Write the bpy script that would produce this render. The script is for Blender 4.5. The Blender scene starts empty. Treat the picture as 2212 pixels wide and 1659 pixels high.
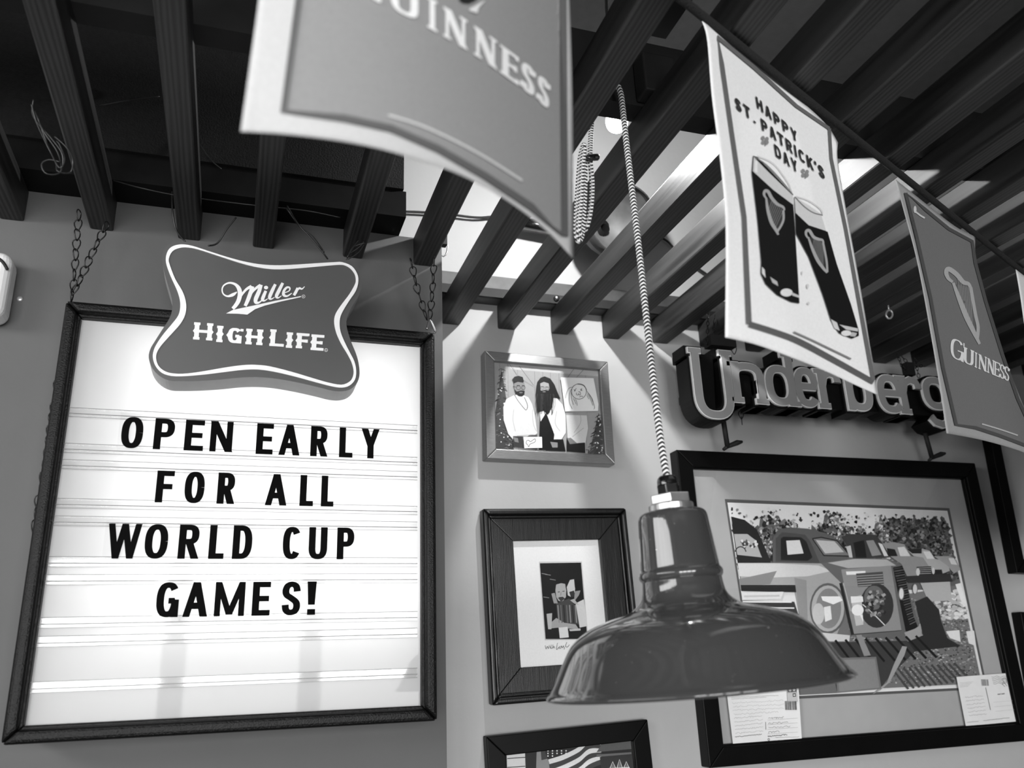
import bpy, math, random
from mathutils import Vector, Matrix
from mathutils.geometry import tessellate_polygon
random.seed(7)

# ------------------------------------------------------------------ camera
FPX, CXP, CYP = 1808.0, 1106.0, 829.5          # focal length and centre for a 2212 x 1659 frame
YAW, PITCH, ROLL = map(math.radians, (18.63, 18.71, -2.18))
CZ = 1.6                                        # eye height
EYE = Vector((0, 0, CZ))
_F = Vector((math.sin(YAW)*math.cos(PITCH), math.cos(YAW)*math.cos(PITCH), math.sin(PITCH)))
_R0 = Vector((math.cos(YAW), -math.sin(YAW), 0)); _U0 = _R0.cross(_F)
_R = _R0*math.cos(ROLL) + _U0*math.sin(ROLL); _U = _U0*math.cos(ROLL) - _R0*math.sin(ROLL)
sc = bpy.context.scene
C = sc.collection
cd = bpy.data.cameras.new('camera'); cam = bpy.data.objects.new('camera', cd); C.objects.link(cam)
cam.matrix_world = Matrix(((_R.x, _U.x, -_F.x, 0), (_R.y, _U.y, -_F.y, 0), (_R.z, _U.z, -_F.z, CZ), (0, 0, 0, 1)))
cd.sensor_width = 36; cd.lens = FPX/2212*36; cd.clip_start = 0.02; cd.clip_end = 60
cd.dof.use_dof = True; cd.dof.focus_distance = 1.5; cd.dof.aperture_fstop = 4.6
sc.camera = cam
# ------------------------------------------------------------------ world, big lights, exposure
w = bpy.data.worlds.new('sky'); sc.world = w; w.use_nodes = True
bg = w.node_tree.nodes['Background']; bg.inputs[0].default_value = (.9, .9, .9, 1); bg.inputs[1].default_value = 1.0
sc.view_settings.view_transform = 'Standard'; sc.view_settings.look = 'None'
sc.view_settings.exposure = .25; sc.view_settings.gamma = 1; sc.view_settings.use_curve_mapping = False

def area(name, loc, aim, sx, sy, power):
    l = bpy.data.lights.new(name, 'AREA'); l.shape = 'RECTANGLE'; l.size = sx; l.size_y = sy; l.energy = power
    o = bpy.data.objects.new(name, l); C.objects.link(o); o.location = loc
    o.rotation_euler = (Vector(aim) - Vector(loc)).to_track_quat('-Z', 'Z').to_euler(); return o
# daylight in the panes of the window in the left side wall and of the shop front behind
for k in range(3):
    area('window_daylight', (-1.86, -.62 + k*.5, CZ + .68), (0, -.62 + k*.5, CZ + .68), .40, 1.6, 13)
for k in range(4):
    area('window_daylight', (-1.5 + k*.8, -2.86, CZ - .1), (-1.5 + k*.8, 0, CZ - .1), .66, 1.6, (46, 42, 38, 36)[k])

# ------------------------------------------------------------------ helpers
def ray(px, py): return _F*FPX + _R*(px - CXP) + _U*(CYP - py)
def onY(px, py, Y):
    d = ray(px, py); return EYE + d*(Y/d.y)
def atZ(px, py, h):
    d = ray(px, py); return EYE + d*(h/d.z)
def lin(v):
    v = max(0, min(255, v))/255
    return v/12.92 if v <= .04045 else ((v + .055)/1.055)**2.4

MATS = {}
def mat(name, v, rough=.6, metal=0, var=.15, nscale=40, bump=0, bscale=200, coat=0, emit=0, spec=.5, stretch=(1, 1, 1)):
    """grey principled material; v is an sRGB grey (0-255) of the surface itself, var a procedural tone variation"""
    if name in MATS: return MATS[name]
    m = bpy.data.materials.new(name); m.use_nodes = True; nt = m.node_tree; b = nt.nodes['Principled BSDF']
    g = lin(v)
    tc = nt.nodes.new('ShaderNodeTexCoord'); mp = nt.nodes.new('ShaderNodeMapping'); mp.inputs['Scale'].default_value = stretch
    nt.links.new(tc.outputs['Object'], mp.inputs[0])
    n = nt.nodes.new('ShaderNodeTexNoise'); n.inputs['Scale'].default_value = nscale; n.inputs['Detail'].default_value = 5
    nt.links.new(mp.outputs[0], n.inputs['Vector'])
    r = nt.nodes.new('ShaderNodeValToRGB')
    a, c = g*(1 - var), min(1, g*(1 + var))
    r.color_ramp.elements[0].position = .3; r.color_ramp.elements[0].color = (a, a, a, 1)
    r.color_ramp.elements[1].position = .7; r.color_ramp.elements[1].color = (c, c, c, 1)
    nt.links.new(n.outputs['Fac'], r.inputs[0]); nt.links.new(r.outputs[0], b.inputs['Base Color'])
    b.inputs['Roughness'].default_value = rough; b.inputs['Metallic'].default_value = metal
    b.inputs['Specular IOR Level'].default_value = spec; b.inputs['Coat Weight'].default_value = coat; b.inputs['Coat Roughness'].default_value = .05
    if emit:
        b.inputs['Emission Color'].default_value = (1, 1, 1, 1); b.inputs['Emission Strength'].default_value = emit
    if bump:
        n2 = nt.nodes.new('ShaderNodeTexNoise'); n2.inputs['Scale'].default_value = bscale; n2.inputs['Detail'].default_value = 4
        nt.links.new(mp.outputs[0], n2.inputs['Vector'])
        bp = nt.nodes.new('ShaderNodeBump'); bp.inputs['Strength'].default_value = bump; bp.inputs['Distance'].default_value = .002
        nt.links.new(n2.outputs['Fac'], bp.inputs['Height']); nt.links.new(bp.outputs[0], b.inputs['Normal'])
    MATS[name] = m; return m

def wood(name, dark, light, stretch, rough=.5, scale=1.0):
    if name in MATS: return MATS[name]
    m = bpy.data.materials.new(name); m.use_nodes = True; nt = m.node_tree; b = nt.nodes['Principled BSDF']
    tc = nt.nodes.new('ShaderNodeTexCoord'); mp = nt.nodes.new('ShaderNodeMapping'); mp.inputs['Scale'].default_value = stretch
    oi = nt.nodes.new('ShaderNodeObjectInfo'); ad = nt.nodes.new('ShaderNodeVectorMath'); ad.operation = 'ADD'
    mu = nt.nodes.new('ShaderNodeVectorMath'); mu.operation = 'SCALE'; mu.inputs[0].default_value = (7, 13, 5)
    nt.links.new(oi.outputs['Random'], mu.inputs['Scale'])
    nt.links.new(tc.outputs['Object'], ad.inputs[0]); nt.links.new(mu.outputs[0], ad.inputs[1]); nt.links.new(ad.outputs[0], mp.inputs[0])
    n = nt.nodes.new('ShaderNodeTexNoise'); n.inputs['Scale'].default_value = scale; n.inputs['Detail'].default_value = 8; n.inputs['Distortion'].default_value = .6
    nt.links.new(mp.outputs[0], n.inputs['Vector'])
    wv = nt.nodes.new('ShaderNodeTexWave'); wv.inputs['Scale'].default_value = scale*1.3; wv.inputs['Distortion'].default_value = 6; wv.inputs['Detail'].default_value = 3
    nt.links.new(mp.outputs[0], wv.inputs['Vector'])
    mx = nt.nodes.new('ShaderNodeMath'); mx.operation = 'MULTIPLY_ADD'; mx.inputs[1].default_value = .35
    nt.links.new(wv.outputs['Fac'], mx.inputs[0]); 
    m2 = nt.nodes.new('ShaderNodeMath'); m2.operation = 'MULTIPLY'; m2.inputs[1].default_value = .65; nt.links.new(n.outputs['Fac'], m2.inputs[0])
    nt.links.new(m2.outputs[0], mx.inputs[2])
    r = nt.nodes.new('ShaderNodeValToRGB'); a, c = lin(dark), lin(light)
    r.color_ramp.elements[0].position = .25; r.color_ramp.elements[0].color = (a, a, a, 1)
    r.color_ramp.elements[1].position = .75; r.color_ramp.elements[1].color = (c, c, c, 1)
    nt.links.new(mx.outputs[0], r.inputs[0]); nt.links.new(r.outputs[0], b.inputs['Base Color'])
    b.inputs['Roughness'].default_value = rough
    bp = nt.nodes.new('ShaderNodeBump'); bp.inputs['Strength'].default_value = .3; bp.inputs['Distance'].default_value = .001
    nt.links.new(mx.outputs[0], bp.inputs['Height']); nt.links.new(bp.outputs[0], b.inputs['Normal'])
    MATS[name] = m; return m

def clear(name, tint=.95, gloss=.06, rough=.02, body=0):
    """thin clear sheet: see-through, with a mirror sheen that grows at grazing angles"""
    if name in MATS: return MATS[name]
    m = bpy.data.materials.new(name); m.use_nodes = True; nt = m.node_tree; nt.nodes.clear()
    out = nt.nodes.new('ShaderNodeOutputMaterial'); t = nt.nodes.new('ShaderNodeBsdfTransparent'); t.inputs[0].default_value = (tint, tint, tint, 1)
    g = nt.nodes.new('ShaderNodeBsdfGlossy'); g.inputs['Roughness'].default_value = rough
    fr = nt.nodes.new('ShaderNodeLayerWeight'); fr.inputs[0].default_value = .5
    pw = nt.nodes.new('ShaderNodeMath'); pw.operation = 'POWER'; pw.inputs[1].default_value = 5; nt.links.new(fr.outputs['Facing'], pw.inputs[0])
    ml = nt.nodes.new('ShaderNodeMath'); ml.operation = 'MULTIPLY_ADD'; ml.inputs[1].default_value = 1 - gloss; ml.inputs[2].default_value = gloss
    nt.links.new(pw.outputs[0], ml.inputs[0])
    mx = nt.nodes.new('ShaderNodeMixShader'); nt.links.new(ml.outputs[0], mx.inputs[0]); nt.links.new(g.outputs[0], mx.inputs[2])
    if body:
        d = nt.nodes.new('ShaderNodeBsdfDiffuse'); d.inputs[0].default_value = (.7, .7, .7, 1)
        m0 = nt.nodes.new('ShaderNodeMixShader'); m0.inputs[0].default_value = body
        nt.links.new(t.outputs[0], m0.inputs[1]); nt.links.new(d.outputs[0], m0.inputs[2]); nt.links.new(m0.outputs[0], mx.inputs[1])
    else: nt.links.new(t.outputs[0], mx.inputs[1])
    nt.links.new(mx.outputs[0], out.inputs[0]); MATS[name] = m; return m

def ink(name='printed_ink', rough=.45, spec=.3, trans=0):
    """flat print: the tone comes from the mesh's own colour attribute, with a fine paper grain"""
    if name in MATS: return MATS[name]
    m = bpy.data.materials.new(name); m.use_nodes = True; nt = m.node_tree; b = nt.nodes['Principled BSDF']
    at = nt.nodes.new('ShaderNodeVertexColor'); at.layer_name = 'tone'
    tc = nt.nodes.new('ShaderNodeTexCoord'); n = nt.nodes.new('ShaderNodeTexNoise'); n.inputs['Scale'].default_value = 350; n.inputs['Detail'].default_value = 3
    nt.links.new(tc.outputs['Object'], n.inputs['Vector'])
    mr = nt.nodes.new('ShaderNodeMapRange'); mr.inputs['To Min'].default_value = .9; mr.inputs['To Max'].default_value = 1.1; nt.links.new(n.outputs['Fac'], mr.inputs[0])
    mu = nt.nodes.new('ShaderNodeVectorMath'); mu.operation = 'SCALE'; nt.links.new(at.outputs['Color'], mu.inputs[0]); nt.links.new(mr.outputs[0], mu.inputs['Scale'])
    nt.links.new(mu.outputs[0], b.inputs['Base Color']); b.inputs['Roughness'].default_value = rough; b.inputs['Specular IOR Level'].default_value = spec
    if trans:
        tr = nt.nodes.new('ShaderNodeBsdfTranslucent'); nt.links.new(mu.outputs[0], tr.inputs[0])
        mx = nt.nodes.new('ShaderNodeMixShader'); mx.inputs[0].default_value = trans
        nt.links.new(b.outputs[0], mx.inputs[1]); nt.links.new(tr.outputs[0], mx.inputs[2]); nt.links.new(mx.outputs[0], nt.nodes['Material Output'].inputs[0])
    MATS[name] = m; return m

LOC = {}
def thing(name, label, cat, loc, group=None):
    o = bpy.data.objects.new(name, None); C.objects.link(o); o.location = loc; o.empty_display_size = .05
    LOC[o] = Vector(loc); o['label'] = label; o['category'] = cat
    if group: o['group'] = group
    return o
def tag(o, label, cat, group=None):
    o['label'] = label; o['category'] = cat
    if group: o['group'] = group
    return o

def obj(name, verts, faces, m, parent=None, smooth=False, uvs=None, tones=None, origin=None):
    """one mesh object from world-space vertices; origin = parent's place, or the base centre for a top-level mesh"""
    if parent is not None: o0 = LOC[parent]
    elif origin is not None: o0 = Vector(origin)
    else:
        xs = [v[0] for v in verts]; ys = [v[1] for v in verts]; zs = [v[2] for v in verts]
        o0 = Vector(((min(xs) + max(xs))/2, (min(ys) + max(ys))/2, min(zs)))
    me = bpy.data.meshes.new(name); me.from_pydata([tuple(Vector(v) - o0) for v in verts], [], faces)
    if m: me.materials.append(m)
    if smooth: me.polygons.foreach_set('use_smooth', [True]*len(me.polygons))
    if uvs:
        ul = me.uv_layers.new(name='uv')
        for p in me.polygons:
            for li in p.loop_indices: ul.data[li].uv = uvs[me.loops[li].vertex_index]
    if tones:
        ca = me.color_attributes.new('tone', 'FLOAT_COLOR', 'POINT')
        flat = []
        for t in tones: flat += [t, t, t, 1]
        ca.data.foreach_set('color', flat)
    me.update()
    o = bpy.data.objects.new(name, me); C.objects.link(o)
    if parent is not None: o.parent = parent
    else: o.location = o0
    LOC[o] = o0 if parent is None else LOC[parent]
    if parent is not None: LOC[o] = LOC[parent]
    return o
def bevel(o, w=.003, seg=2):
    md = o.modifiers.new('edge', 'BEVEL'); md.width = w; md.segments = seg; md.limit_method = 'ANGLE'; md.angle_limit = .6; return o
def boxv(x0, x1, y0, y1, z0, z1):
    v = [(x, y, z) for x in (x0, x1) for y in (y0, y1) for z in (z0, z1)]
    f = [(0, 1, 3, 2), (4, 6, 7, 5), (0, 4, 5, 1), (2, 3, 7, 6), (0, 2, 6, 4), (1, 5, 7, 3)]
    return v, f
def box(name, x0, x1, y0, y1, z0, z1, m, parent=None, bev=0):
    v, f = boxv(x0, x1, y0, y1, z0, z1); o = obj(name, v, f, m, parent)
    if bev: bevel(o, bev)
    return o
def struct(o): o['kind'] = 'structure'; return o

def tubev(pts, r, seg=8, closed=False, cap=True):
    pts = [Vector(p) for p in pts]; n = len(pts); V = []; Fc = []; UV = []
    rs = r if isinstance(r, (list, tuple)) else [r]*n
    up = None; L = 0
    for i, p in enumerate(pts):
        a = pts[i - 1] if (i or closed) else pts[i]; b = pts[(i + 1) % n] if (i < n - 1 or closed) else pts[i]
        t = (b - a).normalized()
        if up is None: up = t.orthogonal().normalized()
        up = (up - t*up.dot(t)).normalized(); s = t.cross(up)
        if i: L += (p - pts[i - 1]).length
        for k in range(seg):
            q = 2*math.pi*k/seg; V.append(p + (up*math.cos(q) + s*math.sin(q))*rs[i]); UV.append((k/seg, L))
    m = n if closed else n - 1
    for i in range(m):
        for k in range(seg):
            j = (i + 1) % n; Fc.append((i*seg + k, i*seg + (k + 1) % seg, j*seg + (k + 1) % seg, j*seg + k))
    if cap and not closed:
        Fc.append(tuple(range(seg))[::-1]); Fc.append(tuple((n - 1)*seg + k for k in range(seg)))
    return V, Fc, UV
def tube(name, pts, r, m, parent=None, seg=8, closed=False):
    V, Fc, UV = tubev(pts, r, seg, closed); return obj(name, V, Fc, m, parent, smooth=True, uvs=UV)
def smoothpath(pts, sub=6, closed=False):
    """Catmull-Rom through the points (any dimension)"""
    n = len(pts); out = []
    g = lambda i: pts[i % n] if closed else pts[max(0, min(n - 1, i))]
    for i in range(n if closed else n - 1):
        p0, p1, p2, p3 = g(i - 1), g(i), g(i + 1), g(i + 2)
        for k in range(sub):
            t = k/sub
            out.append(tuple(.5*(2*b + (c - a)*t + (2*a - 5*b + 4*c - d)*t*t + (3*b - a - 3*c + d)*t**3) for a, b, c, d in zip(p0, p1, p2, p3)))
    if not closed: out.append(tuple(pts[-1]))
    return out
def lathe(name, prof, base, axis, m, parent=None, seg=48, smooth=True, cap0=False, cap1=False, rot=0):
    axis = Vector(axis).normalized(); a = axis.orthogonal().normalized(); b = axis.cross(a); base = Vector(base); V = []; Fc = []
    for h, r in prof:
        for k in range(seg):
            q = 2*math.pi*k/seg + rot; V.append(base + axis*h + (a*math.cos(q) + b*math.sin(q))*r)
    for i in range(len(prof) - 1):
        for k in range(seg): Fc.append((i*seg + k, i*seg + (k + 1) % seg, (i + 1)*seg + (k + 1) % seg, (i + 1)*seg + k))
    if cap0: Fc.append(tuple(range(seg))[::-1])
    if cap1: Fc.append(tuple((len(prof) - 1)*seg + k for k in range(seg)))
    return obj(name, V, Fc, m, parent, smooth=smooth)

# ---- flat shapes -----------------------------------------------------------
def tess(loops):
    """loops: outer then holes, 2D -> (points, triangles)"""
    vv = [[Vector((p[0], p[1], 0)) for p in lp] for lp in loops]
    tri = tessellate_polygon(vv); pts = [p for lp in loops for p in lp]
    return pts, [t for t in tri]
def prism(name, loops, to3, depth, m, parent=None, bev=0, smooth=False):
    """loops in any 2D frame; to3 maps 2D -> world on the front plane; extruded by vector depth"""
    dv = Vector(depth); pts, tri = tess(loops); n = len(pts)
    P = [Vector(to3(p)) for p in pts]; V = P + [p + dv for p in P]
    a, b, c = (P[i] for i in tri[0]) if tri else (P[0], P[1], P[2])
    flip = (b - a).cross(c - a).dot(dv) > 0
    Fc = []
    for t in tri:
        x, y, z = (P[i] for i in t); fl = (y - x).cross(z - x).dot(dv) > 0
        Fc.append(t[::-1] if fl else tuple(t)); q = tuple(i + n for i in t); Fc.append(q if fl else q[::-1])
    k = 0
    for lp in loops:
        m_ = len(lp)
        for i in range(m_): j = (i + 1) % m_; Fc.append((k + i, k + j, k + j + n, k + i + n))
        k += m_
    o = obj(name, V, Fc, m, parent)
    bm_fix(o)
    if bev: bevel(o, bev)
    return o
import bmesh
def bm_fix(o):
    bm = bmesh.new(); bm.from_mesh(o.data); bmesh.ops.remove_doubles(bm, verts=bm.verts, dist=1e-6); bmesh.ops.recalc_face_normals(bm, faces=bm.faces); bm.to_mesh(o.data); bm.free()
def art(name, shapes, to3, off, m, parent=None, step=.00006):
    """a flat print: shapes = [(loop or [loops], grey)], later ones lie on top; off = unit vector towards the viewer"""
    V = []; Fc = []; T = []; off = Vector(off)
    for k, (lp, g) in enumerate(shapes):
        if not lp: continue
        loops = lp if isinstance(lp[0][0], (tuple, list)) else [lp]
        if len(loops) == 1 and len(loops[0]) in (3, 4): pts = loops[0]; tri = [tuple(range(len(pts)))]
        else: pts, tri = tess(loops)
        b = len(V); t = lin(g)
        for p in pts: V.append(Vector(to3(p)) + off*(step*k)); T.append(t)
        Fc += [tuple(i + b for i in q) for q in tri]
    return obj(name, V, Fc, m, parent, tones=T)
def strip(pts, w):
    """stroke of width w (number or list) along a 2D polyline -> list of quads"""
    n = len(pts); ws = w if isinstance(w, (list, tuple)) else [w]*n; L = []; R = []
    for i, p in enumerate(pts):
        a = pts[max(0, i - 1)]; b = pts[min(n - 1, i + 1)]; dx, dy = b[0] - a[0], b[1] - a[1]; l = math.hypot(dx, dy) or 1
        nx, ny = -dy/l*ws[i]/2, dx/l*ws[i]/2; L.append((p[0] + nx, p[1] + ny)); R.append((p[0] - nx, p[1] - ny))
    return [[L[i], L[i + 1], R[i + 1], R[i]] for i in range(n - 1)]
def S(pts, w, g, sub=0, closed=False):
    """stroke shapes for art()"""
    if sub:
        if isinstance(w, (list, tuple)):
            q = smoothpath([(p[0], p[1], v) for p, v in zip(pts, w)], sub, closed); pts = [(a, b) for a, b, c in q]; w = [c for a, b, c in q]
        else: pts = smoothpath(pts, sub, closed)
    if closed:
        pts = list(pts) + [pts[0], pts[1]]
        if isinstance(w, (list, tuple)): w = list(w) + [w[0], w[1]]
    return [(q, g) for q in strip(pts, w)]
def ell(cx, cy, rx, ry, n=24, a0=0, a1=360): return [(cx + rx*math.cos(math.radians(a0 + (a1 - a0)*k/n)), cy + ry*math.sin(math.radians(a0 + (a1 - a0)*k/n))) for k in range(n if a1 - a0 == 360 else n + 1)]
def blob(cx, cy, r, n=7, ax=1): return [(cx + ax*r*random.uniform(.5, 1.2)*math.cos(6.283*k/n), cy + r*random.uniform(.5, 1.2)*math.sin(6.283*k/n)) for k in range(n)]

# ---- lettering -------------------------------------------------------------
def sup(a0, a1, n=18, cx=.5, cy=.5, rx=.5, ry=.5, e=2.5):
    out = []
    for k in range(n + 1):
        q = math.radians(a0 + (a1 - a0)*k/n); c, s = math.cos(q), math.sin(q)
        out.append((cx + rx*math.copysign(abs(c)**(2/e), c), cy + ry*math.copysign(abs(s)**(2/e), s)))
    return out
SPTS = [(1, .74), (.93, .9), (.7, .99), (.45, 1), (.15, .94), (0, .77), (.1, .62), (.4, .53), (.65, .46), (.92, .36), (1, .22), (.88, .06), (.55, 0), (.3, .01), (.06, .1), (0, .27)]
def skel(ch):
    """strokes of a letter in a unit box: ('d', a, b) straight stem with level ends, ('p', points) curved or level stroke"""
    H = lambda y, x0=0, x1=1: ('p', [(x0, y), (x1, y)])
    D = lambda x0, y0, x1, y1, th=0: ('t' if th else 'd', (x0, y0), (x1, y1))
    return {
     'O': [('p', sup(0, 360, 36))], 'C': [('p', sup(38, 322, 30))], 'G': [('p', sup(38, 360, 30)), ('p', [(1, .5), (1, .46), (.55, .46)]), D(1, 0, 1, .47)] ,
     'D': [D(0, 0, 0, 1), ('p', [(0, 1), (.4, 1)] + sup(90, -90, 16, .4, .5, .6, .5) + [(0, 0)])],
     'P': [D(0, 0, 0, 1), ('p', [(0, 1), (.5, 1)] + sup(90, -90, 14, .5, .735, .5, .265) + [(0, .47)])],
     'R': [D(0, 0, 0, 1), ('p', [(0, 1), (.5, 1)] + sup(90, -90, 14, .5, .75, .46, .25) + [(0, .5)]), D(.5, .5, 1, 0)],
     'B': [D(0, 0, 0, 1), ('p', [(0, 1), (.5, 1)] + sup(90, -90, 12, .5, .76, .45, .24) + [(0, .52)]), ('p', [(0, .52), (.5, .52)] + sup(90, -90, 12, .5, .26, .5, .26) + [(0, 0)])],
     'E': [D(0, 0, 0, 1), H(1), H(.5, 0, .88), H(0)], 'F': [D(0, 0, 0, 1), H(1), H(.5, 0, .88)], 'L': [D(0, 0, 0, 1), H(0)],
     'N': [D(0, 0, 0, 1, 1), D(1, 0, 1, 1, 1), D(0, 1, 1, 0)], 'A': [D(0, 0, .5, 1, 1), D(1, 0, .5, 1), H(.27, .16, .84)],
     'Y': [D(0, 1, .5, .42), D(1, 1, .5, .42, 1), D(.5, 0, .5, .45)], 'W': [D(0, 1, .24, 0), D(.24, 0, .5, 1), D(.5, 1, .76, 0), D(.76, 0, 1, 1)],
     'U': [('p', [(0, 1), (0, .32)] + sup(180, 360, 18, .5, .32, .5, .32) + [(1, .32), (1, 1)]), D(0, .9, 0, 1), D(1, .9, 1, 1)],
     'M': [D(0, 0, 0, 1), D(1, 0, 1, 1), D(0, 1, .5, .05), D(.5, .05, 1, 1)], 'S': [('p', smoothpath(SPTS, 3))], 'I': [D(.5, 0, .5, 1)],
     'T': [D(.5, 0, .5, 1), H(1)], 'H': [D(0, 0, 0, 1), D(1, 0, 1, 1), H(.5)], 'K': [D(0, 0, 0, 1), D(0, .38, 1, 1), D(.35, .6, 1, 0)], 'V': [D(0, 1, .5, 0), D(1, 1, .5, 0)],
     '!': [D(.5, .3, .5, 1), D(.5, 0, .5, .16)], '.': [D(.5, 0, .5, .16)], "'": [D(.5, .72, .45, 1)],
     'n': [D(0, 0, 0, 1), ('p', [(0, .6)] + sup(180, 0, 14, .5, .68, .5, .32) + [(1, .6), (1, .2)]), D(1, 0, 1, .62)],
     'd': [('p', sup(0, 360, 32, .5, .5, .5, .5)), D(1, 0, 1, 1.36)], 'b': [('p', sup(0, 360, 32, .5, .5, .5, .5)), D(0, 0, 0, 1.36)],
     'e': [('p', [(0, .52), (1, .52)] + sup(0, 322, 30)[1:])], 'r': [D(0, 0, 0, 1), ('p', [(0, .6), (.2, .9), (.55, 1), (.9, .95), (1, .8), (1, .72)])],
     'g': [('p', sup(0, 360, 32, .5, .58, .5, .42)), ('p', [(1, 1), (1, .1), (1, -.15), (.8, -.36), (.5, -.42), (.2, -.36), (.02, -.2)]), D(1, .1, 1, 1)],
    }[ch]
SERIFS = {'H': [(0, 0), (0, 1), (1, 0), (1, 1)], 'I': [(.5, 0), (.5, 1)], 'N': [(0, 0), (0, 1), (1, 1)], 'U': [(0, 1), (1, 1)], 'E': [(0, 0), (0, 1)], 'F': [(0, 0), (0, 1)], 'L': [(0, 0), (0, 1)],
          'n': [(0, 0), (1, 0), (-.06, 1)], 'd': [(1.06, 0), (.94, 1.36)], 'b': [(-.06, 1.36)], 'r': [(0, 0), (-.06, 1)], 'g': []}
TICKS = {'E': [(1, 1, -1), (1, 0, 1), (.88, .5, 0)], 'F': [(1, 1, -1), (.88, .5, 0)], 'L': [(1, 0, 1)], 'S': [(1, .76, 1), (0, .24, -1)], 'G': [(1, .8, 1)], 'C': [(1, .8, 1)]}
def glyph(ch, w, h, t, th=None, serif=0, sh=None, ex=0):
    """polygons of a letter, left-bottom at (0,0). t stem width, th thickness of level and thin strokes, ex grows every stroke outward"""
    th = th or t; out = []
    X = lambda u: t/2 + u*(w - t); Yp = lambda v: th/2 + v*(h - th)
    for st in skel(ch):
        if st[0] in 'dt':
            (u0, v0), (u1, v1) = st[1], st[2]
            tt = (th if st[0] == 't' else t)
            x0, y0, x1, y1 = X(u0), v0*h, X(u1), v1*h
            l = math.hypot(x1 - x0, y1 - y0); hw = (tt + 2*ex)/2*l/max(1e-6, abs(y1 - y0))
            if hw > 2.2*tt + ex: out += strip([(x0, y0), (x1, y1)], tt + 2*ex); continue
            dy = math.copysign(ex, y1 - y0); dx = (x1 - x0)*dy/(y1 - y0) if y1 != y0 else 0
            if v0 in (0, 1, 1.36) or ex: x0 -= dx; y0 -= dy
            x1 += dx; y1 += dy
            out.append([(x0 - hw, y0), (x0 + hw, y0), (x1 + hw, y1), (x1 - hw, y1)])
        else:
            p = [(X(a), Yp(b)) for a, b in st[1]]
            if len(p) == 2 and ch in 'EFLT': p = [(p[0][0] - (t/2 if ch == 'T' else 0), p[0][1]), (p[1][0] + t/2, p[1][1])]
            if ex and len(p) == 2: p = [(p[0][0] - ex, p[0][1]), (p[1][0] + ex, p[1][1])]
            ws = []
            for i in range(len(p)):
                a = p[max(0, i - 1)]; b = p[min(len(p) - 1, i + 1)]; l = math.hypot(b[0] - a[0], b[1] - a[1]) or 1
                k = abs(b[1] - a[1])/l; ws.append(th + (t - th)*k**1.5 + 2*ex)
            if p[0] == p[-1] and len(p) > 3:
                q = strip([p[-2]] + p + [p[1]], [ws[0]] + ws + [ws[0]])[1:-1]
            else: q = strip(p, ws)
            out += q
    if serif:
        sh = sh or th
        for u, v in SERIFS.get(ch, []):
            x = X(u); sw = (th if ch == 'N' else t)/2 + serif + ex; y0 = 0 - ex if v == 0 else v*h - sh - ex; out.append([(x - sw, y0), (x + sw, y0), (x + sw, y0 + sh + 2*ex), (x - sw, y0 + sh + 2*ex)])
        for u, v, dr in TICKS.get(ch, []):
            x = u*w; hh = h*.17
            y0 = v*h if dr > 0 else v*h - hh if dr < 0 else v*h - hh*.6
            y1 = y0 + (hh if dr else hh*1.2)
            out.append([(x - th*.6, y0), (x + th*.5, y0), (x + th*.5, y1), (x - th*.6, y1)])
    return out
def word(text, adv, h, t, gap, th=None, serif=0, narrow={}):
    """(polygons, total width) of a word set left to right"""
    x = 0; out = []
    for ch in text:
        if ch == ' ': x += adv*.55; continue
        wd = adv*{'I': .45, '!': .4, '.': .3, "'": .25, 'W': 1.5, 'M': 1.3, 'E': .85, 'F': .8, 'L': .8, 'S': .9}.get(ch, 1)
        out += [[(a + x, b) for a, b in q] for q in glyph(ch, wd, h, t, th, serif)]; x += wd + gap
    return out, x - gap
def lay(text, p0, p1, up, g, adv=.6, t=.16, gap=.22, th=None, serif=0, hscale=1):
    """shapes of a word laid between two points of a 2D frame; up = vector of the capital height"""
    pol, W = word(text, adv, 1, t, gap, th, serif)
    dx, dy = (p1[0] - p0[0])/W, (p1[1] - p0[1])/W
    return [([(p0[0] + a*dx + b*up[0], p0[1] + a*dy + b*up[1]) for a, b in q], g) for q in pol]
def scribble(x0, y0, x1, y1, amp, n, w, g):
    pts = []
    for i in range(n + 1):
        k = i/n; pts.append((x0 + (x1 - x0)*k + random.uniform(-amp, amp)*.4, y0 + (y1 - y0)*k + random.uniform(-amp, amp)))
    return S(pts, w, g)

# ------------------------------------------------------------------ the setting
YL, YR = 1.46, 1.736                 # faces of the two front walls (the left one stands proud)
RU, RT = CZ + .755, CZ + .815        # underside and top of the rafters
CEIL = CZ + 1.62
M_wall = mat('painted_plaster', 170, .75, var=.035, nscale=6, bump=.25, bscale=60)
M_wall2 = mat('painted_plaster_shaded', 84, .75, var=.06, nscale=5, bump=.25, bscale=60)  # left wall's shade put into a darker tone; unseen walls share it
M_black = mat('matt_black', 13, .7, var=.4, nscale=60)
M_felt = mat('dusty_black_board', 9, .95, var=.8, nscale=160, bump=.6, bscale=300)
M_raft = wood('dark_stained_rafter', 6, 50, (34, 1.6, 34), .5)
struct(box('floor', -2, 3.4, -3, YR + .1, -.1, 0, mat('floor_boards', 70, .5, var=.3, nscale=3)))
ceil = struct(box('ceiling', -2, 3.4, -3, YR + .1, CEIL, CEIL + .06, mat('ceiling_paint', 60, .8, var=.1)))
struct(box('wall_left', -2, .243*YL, YL, YR, 0, RT, M_wall2))
struct(box('wall_right', -2, 3.4, YR, YR + .1, 0, CEIL, M_wall))
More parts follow.
